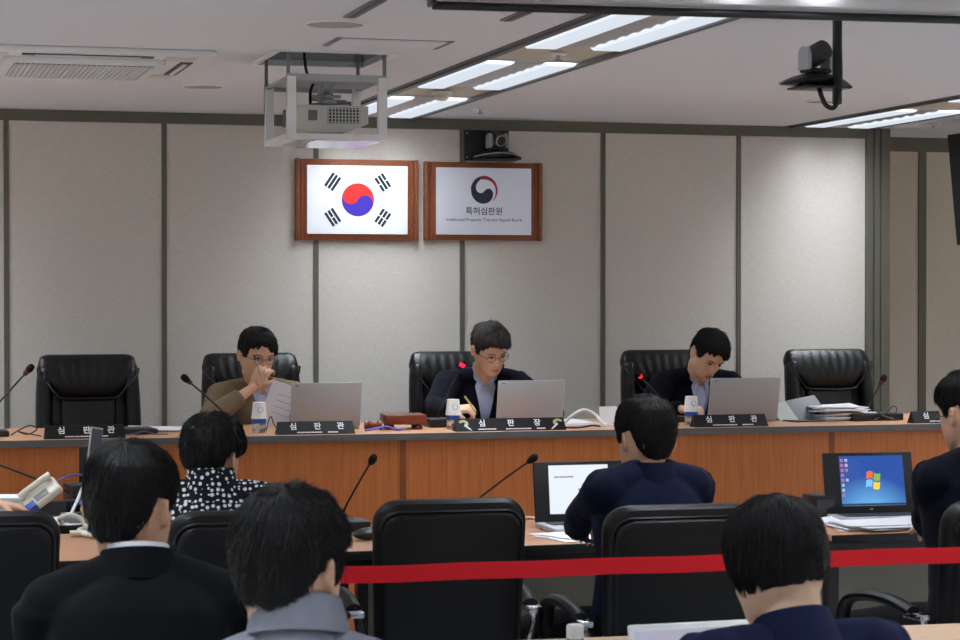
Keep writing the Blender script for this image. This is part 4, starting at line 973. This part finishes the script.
def finger(mb, p, d, n, ln, r, curl):
    """p root, d direction, n palm normal: three phalanges bent toward the palm"""
    pts = [p - d*.012, p]; rs = [r*1.05, r]; a = 0; ax = d.cross(n).normalized()
    for k, f in enumerate((.45, .31, .24)):
        a += curl[k]; q = (M4.Rotation(R(a), 3, ax) @ d); pts.append(pts[-1]+q*ln*f); rs.append(r*(.95-.08*k))
    pp = []; rr = []
    for i in range(len(pts)-1):
        pp += [pts[i].lerp(pts[i+1], t) for t in (0, .5)]; rr += [rs[i], (rs[i]+rs[i+1])/2]
    pp.append(pts[-1]); rr.append(rs[-1]*.9); pp.append(pts[-1]+(pts[-1]-pts[-2]).normalized()*r*.6); rr.append(r*.35)
    mb.tube(pp, rr, 10)
def hand(mb, w, d, n, side, curl=(25, 35, 25), spread=3, thumb=(.55, .75, .35), sc=1.0):
    """w wrist, d hand direction, n palm normal, side +1 when the thumb lies toward d x n"""
    d = d.normalized(); n = (n - d*n.dot(d)).normalized(); u = d.cross(n)*side
    for k in range(7):
        x = (-.030+.01*k)*sc
        mb.tube([w + u*x*.62, w + u*x*.85 + d*.035*sc, w + u*x + d*.082*sc], [.0125*sc, .0145*sc, .011*sc], 8)
    for k, (x, l) in enumerate(((.031, .072), (.0105, .080), (-.0105, .074), (-.031, .058))):
        dd = (d + u*math.tan(R(spread*(1.5-k)))).normalized()
        finger(mb, w + u*x*sc + d*.085*sc, dd, n, l*sc, (.0088, .009, .0086, .0078)[k]*sc, [c+3*k for c in curl])
    td = (d*thumb[0] + u*thumb[1] + n*thumb[2]).normalized(); t2 = (td + d*.5 - u*.25 + n*.15).normalized(); b = w + u*.026*sc + d*.028*sc
    mb.tube([b - td*.02*sc, b + td*.018*sc, b + td*.036*sc, b + td*.036*sc + t2*.018*sc, b + td*.036*sc + t2*.03*sc], [.0125*sc, .0125*sc, .0105*sc, .0095*sc, .005*sc], 10)

def person(label, loc_floor, Pv, Nv, byaw, hc, hyaw, pitch, roll, arms, garment, hairs, glasses=False, sw=.165, hs=1.0, skin=None, lean_sh=0, knee=None, vox=.0045, bulk=1.0, flatfeet=True):
    skin = skin or m_skin; org = V((Pv[0], Pv[1], loc_floor)); rnd = random.Random(len(label))
    P_, N_, H = V(Pv), V(Nv), V(hc); fw = sdir(byaw); rt = V((fw.y, -fw.x, 0))
    MH = M4.Translation(H) @ M4.Rotation(R(hyaw), 4, 'Z') @ M4.Rotation(R(-pitch), 4, 'X') @ M4.Rotation(R(roll), 4, 'Y') @ M4.Scale(hs, 4)
    mid = (P_+N_)/2 - fw*.03
    def sp(s): return P_*(1-s)**2 + mid*2*s*(1-s) + N_*s*s if s <= 1 else N_ + (N_-mid).normalized()*(s-1)*.5
    def tn(s): return (sp(min(1, s+.02))-sp(s-.02)).normalized()
    SEC = [(-.1, .15, .10, .02), (0, .17, .118, .01), (.2, .158, .112, .0), (.4, .155, .112, .005), (.6, .168, .12, .012), (.75, .178, .118, .012), (.86, .172, .10, .006), (.93, .135, .078, .0), (.985, .085, .06, .0), (1.03, .06, .056, .005)]
    def torso(mb, inf, s1=1.03, n=40):
        S = [c[0] for c in SEC]; rows = []
        for i in range(n):
            s = -.1 + (s1+.1)*i/(n-1); w = (np.interp(s, S, [c[1] for c in SEC])*bulk*(sw/.165) + inf) if s < .95 else np.interp(s, S, [c[1] for c in SEC])+inf*.6
            dp = np.interp(s, S, [c[2] for c in SEC])*bulk + inf; off = np.interp(s, S, [c[3] for c in SEC])
            t = tn(min(s, 1)); f = (fw - t*fw.dot(t)).normalized(); c = sp(s) + f*off
            rows.append([c + rt*w*math.copysign(abs(math.cos(q))**.85, math.cos(q)) + f*dp*math.copysign(abs(math.sin(q))**.85, math.sin(q)) for q in [2*PI*k/32 for k in range(32)]])
        vs = [p for r in rows for p in r]; m = 32
        fs = [[i*m+j, i*m+(j+1)%m, (i+1)*m+(j+1)%m, (i+1)*m+j] for i in range(n-1) for j in range(m)] + [list(range(m))[::-1], [(n-1)*m+j for j in range(m)]]
        mb.add(vs, fs)
    t9 = tn(.9); sh = {}
    for q in (1, -1): sh[q] = sp(.88) + rt*q*sw + t9*lean_sh
    J = {}
    for q, key in ((1, 'R'), (-1, 'L')):
        w = V(arms[key][0]); pole = V(arms[key][1]); S = sh[q]; a, b = .29, .265; d = w-S; D = min(d.length, a+b-.005)
        if d.length > a+b-.005: w = S + d.normalized()*D
        x = (a*a-b*b+D*D)/(2*D); h = math.sqrt(max(0, a*a-x*x)); dn = (w-S).normalized(); pv = (pole - dn*pole.dot(dn)).normalized()
        J[q] = (S, S + dn*x + pv*h, w)
    knees = []
    for q in (1, -1):
        hip = P_ + rt*q*.09; kn = hip + fw*.41 + rt*q*.06 - V((0,0,.04)); an = V((kn.x, kn.y, loc_floor+.08)) + fw*.03
        knees.append((hip, kn, an))
    # --- body, one continuous surface
    mb = MB(); mb.add(HEADV, HEADF, 0, MH)
    for q in ((-1, 1) if hairs[0] != 'bob' else ()):
        Me = MH @ M4.Translation((q*.081, -.016, -.002)) @ M4.Rotation(R(q*19), 4, 'Z') @ M4.Rotation(R(12), 4, 'X') @ M4.Scale(.88, 4)
        for k in range(10):                        # helix rim, then the bowl and the lobe
            a = R(-80+k*32); mb.sph((q*.003, -.013*math.cos(a)*(.9 if math.sin(a) < 0 else 1.1), .026*math.sin(a)), (.0055, .007, .0075), 8, 0, Me)
        mb.sph((-q*.002, .0, -.002), (.006, .013, .024), 10, 0, Me); mb.sph((0, .004, -.027), (.006, .008, .008), 8, 0, Me)
        mb.sph((-q*.008, .006, -.002), (.008, .012, .022), 10, 0, Me)
    nb = MH @ V((0, -.028, -.03)); nk = MH @ V((0, -.018, -.075))
    ns = .87 if garment['kind'] == 'blouse' else 1
    mb.tube([N_ - tn(1)*.06, N_, N_.lerp(nk, .6), nk, nb], [.07, .060*ns, .054*ns, .054*ns, .05*ns], 18)
    torso(mb, -.012, 1.0)
    for q in (1, -1):
        S, E_, W = J[q]; key = 'R' if q == 1 else 'L'
        mb.tube([N_ - tn(1)*.03 + rt*q*.03, S.lerp(N_, .4)-tn(1)*.012, S], [.036, .036, .042], 12)
        mb.tube([S, S.lerp(E_, .5), E_], [.047, .043, .036], 12); mb.tube([E_, E_.lerp(W, .35), W], [.037, .036, .0255], 12, flat=.85)
        hd = arms[key]; hdir, pn = V(hd[2]), V(hd[3]); hand(mb, W, hdir, pn, -1 if q == 1 else 1, hd[4] if len(hd) > 4 else (25, 35, 25), thumb=hd[5] if len(hd) > 5 else (.55, .75, .35))
    for hip, kn, an in knees:
        mb.tube([hip, hip.lerp(kn, .5), kn], [.078, .068, .052], 12); mb.tube([kn, kn.lerp(an, .35), an, an-V((0,0,.03))], [.05, .05, .034, .034], 12)
        mb.tube([an - fw*.04 - V((0,0,.045)), an + fw*.08 - V((0,0,.05)), an + fw*.15 - V((0,0,.06))], [.03, .03, .018], 10)
    me = remesh(mb, vox, 2, .45); iv = MH.inverted()
    body = from_mesh('person', me, [skin, m_lip], None, org); body.location = org
    for p in me.polygons:
        c = iv @ (p.center + org)
        if c.y > .078 and abs(c.x) < .021-.9*abs(c.z+.0705) and -.078 < c.z < -.063: p.material_index = 1
    tag(body, label, 'person')
    # --- face parts
    for q in (-1, 1):
        mb = MB(); mb.sph((q*.031, .0815, -.001), (.0145, .0065, .0048), 14, 0, MH); mb.sph((q*.031, .0858, -.001), (.0052, .003, .0048), 10, 1, MH)
        mb.tube([V((q*.016, .086, .0015)), V((q*.024, .0885, .0055)), V((q*.034, .0875, .0058)), V((q*.046, .080, .001))], [.0008, .0016, .0016, .001], 6, 1, MH); mk('eye', mb, [m_eyew, m_iris], body, org=org)
        mk('eyebrow', MB().tube([V((q*.014, .0955, .017)), V((q*.028, .0955, .0225)), V((q*.042, .0885, .0225)), V((q*.051, .080, .017))], [.0025, .0036, .0032, .0012], 8, 0, MH, flat=.6), hairs[2], body, org=org)
    # --- hair
    hair(body, MH, hairs[0], hairs[1], hairs[2], hairs[3], hairs[4], hairs[5], rnd, org, hairs[6] if len(hairs) > 6 else .004)
    if glasses:
        mb = MB()
        for q in (-1, 1):
            mb.tube([MH @ V((q*.033+.022*math.cos(a), .101-.006*abs(math.cos(a)) - abs(q*.033+.022*math.cos(a))*.08, -.004+.0155*math.sin(a))) for a in [2*PI*k/20 for k in range(21)]], .0012, 6)
            mb.tube([MH @ V((q*.054, .0945, 0)), MH @ V((q*.066, .082, .002)), MH @ V((q*.0785, .03, .002)), MH @ V((q*.083, -.01, .0)), MH @ V((q*.082, -.025, -.012))], .0015, 6)
        mb.tube([MH @ V((-.011, .099, .0)), MH @ V((0, .104, .003)), MH @ V((.011, .099, .0))], .0014, 6)
        mk('glasses', mb, m_dgrey, body, org=org)
    # --- clothing
    kind = garment['kind']; gm = garment['mat']; inf = garment.get('inf', .016)
    mb = MB(); torso(mb, inf, 1.0 if kind != 'blouse' else 1.01)
    for q in (1, -1):
        S, E_, W = J[q]; cuff = garment.get('cuff', {}).get('R' if q == 1 else 'L', .96)
        pad = .007 if kind == 'jacket' else 0
        up_ = .030 if kind != 'blouse' else .008
        mb.tube([N_ - tn(1)*(.042-up_) + rt*q*.035, S.lerp(N_, .66) + tn(1)*(up_*.75-.006), S.lerp(N_, .3) + tn(1)*(up_*.4), S + tn(1)*pad*.5], [.050, .052, .054, .058], 14); mb.sph(S - tn(1)*.004, (.064, .064, .064), 14)
        mb.tube([sp(.75) + rt*q*.09, S - tn(1)*.05], [.09, .06], 14)
        mb.tube([S + rt*q*.006, S.lerp(E_, .25) + rt*q*.005, S.lerp(E_, .6), E_], [.066+inf*.3, .062+inf*.3, .052+inf*.3, .047+inf*.3], 14)
        mb.tube([E_, E_.lerp(W, .3), E_.lerp(W, cuff)], [.047+inf*.3, .046+inf*.3, .039+inf*.3 if kind == 'jacket' else .036+inf*.2], 14)
    mb.tube([N_ - tn(1)*.07, N_ - tn(1)*.03, N_ + tn(1)*(.022 if kind == 'jacket' else .0)], [.105, .088, .066], 18)
    me = remesh(mb, .008, 4, .5)
    t1 = tn(1.0); f1 = (fw - t1*fw.dot(t1)).normalized(); vl = garment.get('vee', .26); vw = .062
    bm = bmesh.new(); bm.from_mesh(me); amp = garment.get('fold', .005)
    for v in bm.verts:                              # soft folds, stronger on the sleeves
        q = NZ.noise(v.co*11+V((len(label), 0, 0)))*.6 + NZ.noise(V((v.co.x*30, v.co.y*30, v.co.z*16)))*.4
        v.co += v.normal*q*amp
    bt = BVHTree.FromBMesh(bm)
    def loc3(c): d = c-N_; return d.dot(rt), -d.dot(t1), d.dot(f1)
    if kind == 'jacket' and vl:
        kill = []
        for f in bm.faces:
            u, w, g_ = loc3(f.calc_center_median())
            if g_ > .0 and -.08 < w < vl and abs(u) < vw*max(0, 1-max(0, w)/vl)**1.05: kill.append(f)
        bmesh.ops.delete(bm, geom=kill, context='FACES')
    bm.to_mesh(me); bm.free()
    top = from_mesh(garment['name'], me, gm, body, org)
    def onto(u, w, off):
        p = N_ + rt*u - t1*w
        hit = bt.ray_cast(p + f1*.5, -f1)
        return (hit[0] if hit[0] else p + f1*.1) + f1*off
    def ring(name, m, r0, h0, r1, h1, a0, a1, slope, thick=.003, n=36, zoff=0):
        def fn(u, v):
            a = R(a0 + (a1-a0)*u); rad = f1*math.cos(a)*1.02 + rt*math.sin(a); fr = math.cos(a)
            r_ = r0 + (r1-r0)*v; h_ = h0 + (h1-h0)*v - slope*max(-.3, fr)
            return N_ + f1*.004 + t1*(h_) + rad*r_
        mb = MB(); mb.grid(n, 5, fn); mb.grid(n, 5, lambda u, v: fn(u, v) + (fn(u, v)-N_).normalized()*thick)
        return mk(name, mb, m, body, org=org)
    if kind == 'jacket':
        sm = garment.get('shirt', m_shirt)
        mb = MB(); torso(mb, .004, .99); shirt = from_mesh('shirt', remesh(mb, .01, 2), sm, body, org)
        ring('shirt_collar', sm, .060, .012, .0585, garment.get('ch', .058), 22, 338, .026, .004)
        mb = MB()
        for q in (-1, 1):
            a, b, c = (N_ + t1*.022 + f1*.058 + rt*q*.012, N_ - t1*.045 + f1*.092 + rt*q*.04, N_ + t1*.035 + f1*.03 + rt*q*.062)
            d = N_ - t1*.005 + f1*.045 + rt*q*.072
            mb.add([a, b, d, c], [[0,1,2,3]]); mb.add([p + f1*.003 for p in (a, b, d, c)], [[0,1,2,3]])
        mk('collar_point', mb, sm, body, org=org)
        for w in (.06, .13, .20):
            p = onto(0, w, -.006 if not vl else -.004)
        lap = MB()
        for q in (-1, 1):
            n = 14
            def lp(u, v):
                w = -.015 + (vl+.03)*u; inn = vw*max(0, 1-max(0, w)/vl)**1.05 + .002
                wid = np.interp(u, [0, .2, .36, .42, .8, 1], [.035, .05, .062, .05, .022, .004])
                return onto(q*(inn - .010 + (wid+.010)*v), w, .004 + .006*(1-abs(2*v-1)))
            lap.grid(n*2, 4, lp); lap.grid(n*2, 4, lambda u, v: lp(u, v) - f1*.004)
        if vl: mk('lapel', lap, gm, body, org=org)
        ring('jacket_collar', gm, .077, -.018, .068, .040, 42, 318, .03, .005)
    elif kind == 'shirt':
        ring('collar_stand', gm, .075, -.02, .0635, .075, 18, 342, .03, .004); ring('collar_fold', gm, .080, .020, .067, .078, 22, 338, .034, .005)
    elif kind == 'blouse':
        ring('neckline', gm, .085, -.03, .066, garment.get('ch', .03), 0, 360, .03, .006)
    # --- trousers and shoes
    mb = MB(); pm = garment.get('trousers', m_trouser)
    for hip, kn, an in knees: mb.tube([hip - fw*.03, hip.lerp(kn, .5), kn, kn.lerp(an, .5), an - V((0,0,.02))], [.098, .086, .072, .066, .058], 14)
    mb.tube([P_ + rt*.08 - fw*.02, P_ - rt*.08 - fw*.02], [.105, .105], 14)
    from_mesh('trousers', remesh(mb, .012, 3), pm, body, org)
    for hip, kn, an in knees:
        mb = MB(); b = V((an.x, an.y, loc_floor)); mb.tube([b - fw*.055 + V((0,0,.045)), b + V((0,0,.05)), b + fw*.09 + V((0,0,.04)), b + fw*.17 + V((0,0,.032)), b + fw*.2 + V((0,0,.026))], [.03, .042, .042, .036, .016], 14, flat=.9, up=(0,0,1))
        for i, v in enumerate(mb.v): v.z = max(v.z, loc_floor+.002)
        mk('shoe', mb, m_black, body, org=org)
    return body, MH, J

def cloth(name, rgb, rough=.9, sheen=.03): return mat(name, rgb, rough, spec=.08, sheen=sheen, bump=.25, bscale=900, var=.06, vscale=60)
m_shirt = cloth('light_blue_shirt', (186,196,226)); m_wshirt = cloth('white_shirt', (232,232,238)); m_trouser = cloth('dark_trousers', (14,15,18))
m_brownj = cloth('brown_jacket', (122,107,84)); m_navyj = cloth('navy_suit', (13,15,27)); m_navy2 = cloth('navy_suit_lighter', (20,25,46)); m_blackj = cloth('black_suit', (13,14,17)); m_greysh = cloth('grey_shirt', (126,127,138))  # the second navy is a paler cloth for the man at the document laptop
m_navyb = cloth('navy_blouse', (26,32,60)); m_polka = dots('polka_blouse', (20,20,34), (232,228,226), 62, .49)
def hm(name, rgb, rough=.38):
    m = mat(name, rgb, rough, spec=.3, var=.4, vscale=30); return m
h_black = hm('hair_black', (16,14,14)); h_dark = hm('hair_soft_black', (24,22,22), .42); h_greying = hm('hair_greying', (60,56,55), .5)
D = (0, 0, -1)
PF = .17
lap = lambda x, y, z, fx, fy: ((x, y, z), (0, 0, -1), (fx, fy, -.15), D)
person('man in brown jacket resting his chin on a hand with a pen', PF, (1.86, 10.42, .72), (1.825, 10.285, 1.14), 190, (1.80, 10.19, 1.298), 194, 10, -3,
    {'R': ((1.765, 10.045, 1.16), (-.9, -.1, -.6), (.45, -.05, .85), (.5, .75, -.1), (55, 45, 25)), 'L': ((2.0, 9.93, 1.02), (.7, .2, -.6), (-.5, -.7, .2), (-.5, .2, -.6), (40, 40, 25))},
    dict(kind='jacket', name='jacket', mat=m_brownj, shirt=m_shirt, cuff={'R': .70}), ('fringe', .015, h_black, 2200, .0015, .045, .006), True, sw=.18, vox=.0042, lean_sh=.025)
person('man in dark suit writing behind the middle nameplate', PF, (2.93, 10.52, .72), (2.95, 10.32, 1.175), 182, (2.953, 10.20, 1.318), 192, 23, 4,
    {'R': ((2.668, 9.83, 1.045), (-.8, .2, -.5), (.8, -.55, .15), (.3, .2, -.9), (60, 55, 30)), 'L': ((3.13, 9.92, 1.01), (.8, .1, -.4), (-.5, -.8, 0), D, (35, 35, 20))},
    dict(kind='jacket', name='jacket', mat=m_navyj, shirt=m_shirt), ('fringe', .018, h_greying, 2200, .0016, .05, .008), True, sw=.166, vox=.0042, skin=m_skin2, lean_sh=.042)
person('man in dark suit looking down behind the right silver laptop', PF, (4.05, 10.52, .72), (4.085, 10.32, 1.16), 184, (4.092, 10.19, 1.287), 191, 36, -9,
    {'R': ((3.86, 9.93, 1.03), (-.8, .2, -.5), (.7, -.7, .0), (.1, .1, -1), (60, 55, 30)), 'L': ((4.2, 9.92, 1.01), (.8, .1, -.4), (-.5, -.8, 0), D, (35, 35, 20))},
    dict(kind='jacket', name='jacket', mat=m_navyj, shirt=m_shirt), ('fringe', .015, h_black, 2200, .0015, .045, .006), False, sw=.17, vox=.0042, skin=m_skin2, lean_sh=.042)
person('man in black suit with white collar, seen from behind', 0, (.505, 4.08, .55), (.505, 4.155, 1.055), -6, (.497, 4.215, 1.178), -31, 3, 0,
    {'R': lap(.66, 4.47, .68, -.2, .9), 'L': lap(.34, 4.47, .68, .2, .9)},
    dict(kind='jacket', name='jacket', mat=m_blackj, shirt=m_wshirt, fold=.006, ch=.052), ('man', .014, h_black, 3500, .0014, .05), False, sw=.162, lean_sh=.012)
person('man in grey collared shirt with tousled hair, seen from behind', 0, (.655, 3.2, .55), (.650, 3.30, 1.035), -14, (.642, 3.345, 1.162), -40, 4, 0,
    {'R': lap(.82, 3.6, .68, -.2, .9), 'L': lap(.52, 3.66, .68, .2, .9)},
    dict(kind='shirt', name='shirt', mat=m_greysh, inf=.012, fold=.004), ('shag', .012, h_dark, 4600, .0013, .032, .0065), False, sw=.15, lean_sh=.012)
person('woman with black bob in navy blouse, seen from behind', 0, (1.49, 3.22, .55), (1.505, 3.36, 1.0), 8, (1.513, 3.44, 1.128), 20, 18, 0,
    {'R': ((1.70, 3.72, .775), (.8, -.2, -.5), (-.2, .95, .0), D, (25, 25, 15)), 'L': ((1.36, 3.72, .775), (-.8, -.2, -.5), (.2, .95, 0), D, (25, 25, 15))},
    dict(kind='blouse', name='blouse', mat=m_navyb, inf=.014, fold=.006, ch=.045), ('bob', .010, h_black, 4200, .0016, .08, .003), False, sw=.148, skin=m_skin2, bulk=.92, lean_sh=.045, hs=.93)
person('man in navy suit working at the white document laptop', 0, (2.30, 6.28, .55), (2.312, 6.22, 1.035), 10, (2.318, 6.275, 1.14), 8, 8, 3,
    {'R': ((2.5, 6.72, .78), (.8, -.2, -.5), (-.3, .9, -.1), D, (30, 30, 20)), 'L': ((2.26, 6.83, .79), (-1, -.2, -.3), (.6, .75, -.05), D, (30, 30, 20))},
    dict(kind='jacket', name='jacket', mat=m_navy2, shirt=m_wshirt, fold=.006, ch=.03), ('man', .017, h_black, 2600, .0014, .05), False, sw=.145, hs=1.03, lean_sh=.03)
person('woman in black and white polka dot blouse with short permed hair', 0, (1.02, 6.46, .55), (1.0, 6.43, 1.005), -10, (1.008, 6.468, 1.10), -38, 6, 0,
    {'R': lap(1.2, 6.8, .68, -.2, .9), 'L': lap(.86, 6.82, .68, .2, .9)},
    dict(kind='blouse', name='blouse', mat=m_polka, inf=.016, fold=.004, ch=.06), ('perm', .022, h_black, 2600, .0015, .035, .006), False, sw=.145, hs=.97, bulk=.96, lean_sh=.03)
person('man in dark suit and glasses at the right picture edge', 0, (3.36, 6.08, .55), (3.345, 6.08, 1.07), 12, (3.335, 6.12, 1.215), 14, 8, 0,
    {'R': ((3.62, 6.55, .78), (.8, -.2, -.5), (-.2, .9, -.1), D, (30, 30, 20)), 'L': ((3.42, 6.55, .80), (-.6, -.3, -.9), (.5, .85, -.05), D, (30, 30, 20))},
    dict(kind='jacket', name='jacket', mat=m_navyj, shirt=m_wshirt, fold=.006, ch=.05), ('man', .018, h_black, 2000, .0014, .05), True, sw=.168, lean_sh=.02)
person('person at the left picture edge reaching onto the cluttered table', 0, (-.05, 8.36, .55), (.0, 8.34, 1.02), -90, (.05, 8.34, 1.16), -90, 10, 0,
    {'R': ((.475, 8.14, .825), (0, -.8, -.6), (.95, -.1, -.18), D, (18, 22, 15)), 'L': ((.36, 8.5, .80), (0, .8, -.6), (.9, -.2, -.1), D, (25, 30, 20))},
    dict(kind='shirt', name='shirt', mat=m_wshirt, inf=.012), ('man', .017, h_black, 700, .0016, .05), False, lean_sh=.03)
# held things
o = tag(mk('pen', MB().tube([(0, 0, 0), (-.026, .0, .075)], .0042, 8, 0).tube([(-.026, 0, .075), (-.034, .0, .098)], .004, 8, 1), [m_steel, m_black], loc=(1.792, 10.02, 1.21)), 'pen held up by the man in brown jacket', 'pen')
o = tag(mk('pen', MB().tube([(0, 0, 0), (.05, -.01, -.07)], .0048, 8, 0).tube([(.05, -.01, -.07), (.06, -.012, -.083)], [.0045, .0006], 8, 1), [mat('pen_gold', (206,176,120), .35), m_black], loc=(2.693, 9.715, 1.118)), 'pen in the hand of the man writing in the middle', 'pen')
mb = MB(); Mp = M4.Translation((1.872, 9.90, 1.04)) @ M4.Rotation(R(20), 4, 'Y') @ M4.Rotation(R(12), 4, 'X')
for off in (0, .0012): mb.grid(8, 10, lambda u, v: ((u-.5)*.2, .01*math.sin(u*3)+off, (v-.5)*.27), 0, Mp)
for k in range(4): mb.box((.0, -.0035+.008, .08-.03*k), (.11, .0006, .0025), 0, 1, Mp)
o = tag(mk('document', mb, [m_paper, mat('faint_ink', (168,170,182), .8)]), 'white document held up by the man in brown jacket', 'document')

# ------------------------------------------------------------------ view
sc = bpy.context.scene
w = bpy.data.worlds.new('world'); sc.world = w; w.use_nodes = True; w.node_tree.nodes['Background'].inputs[1].default_value = 0
sc.view_settings.view_transform = 'Standard'; sc.view_settings.look = 'None'; sc.view_settings.gamma = 1
sc.view_settings.use_curve_mapping = False; sc.view_settings.exposure = 0.12
sc.cycles.use_denoising = True; sc.cycles.max_bounces = 8; sc.cycles.sample_clamp_indirect = 6
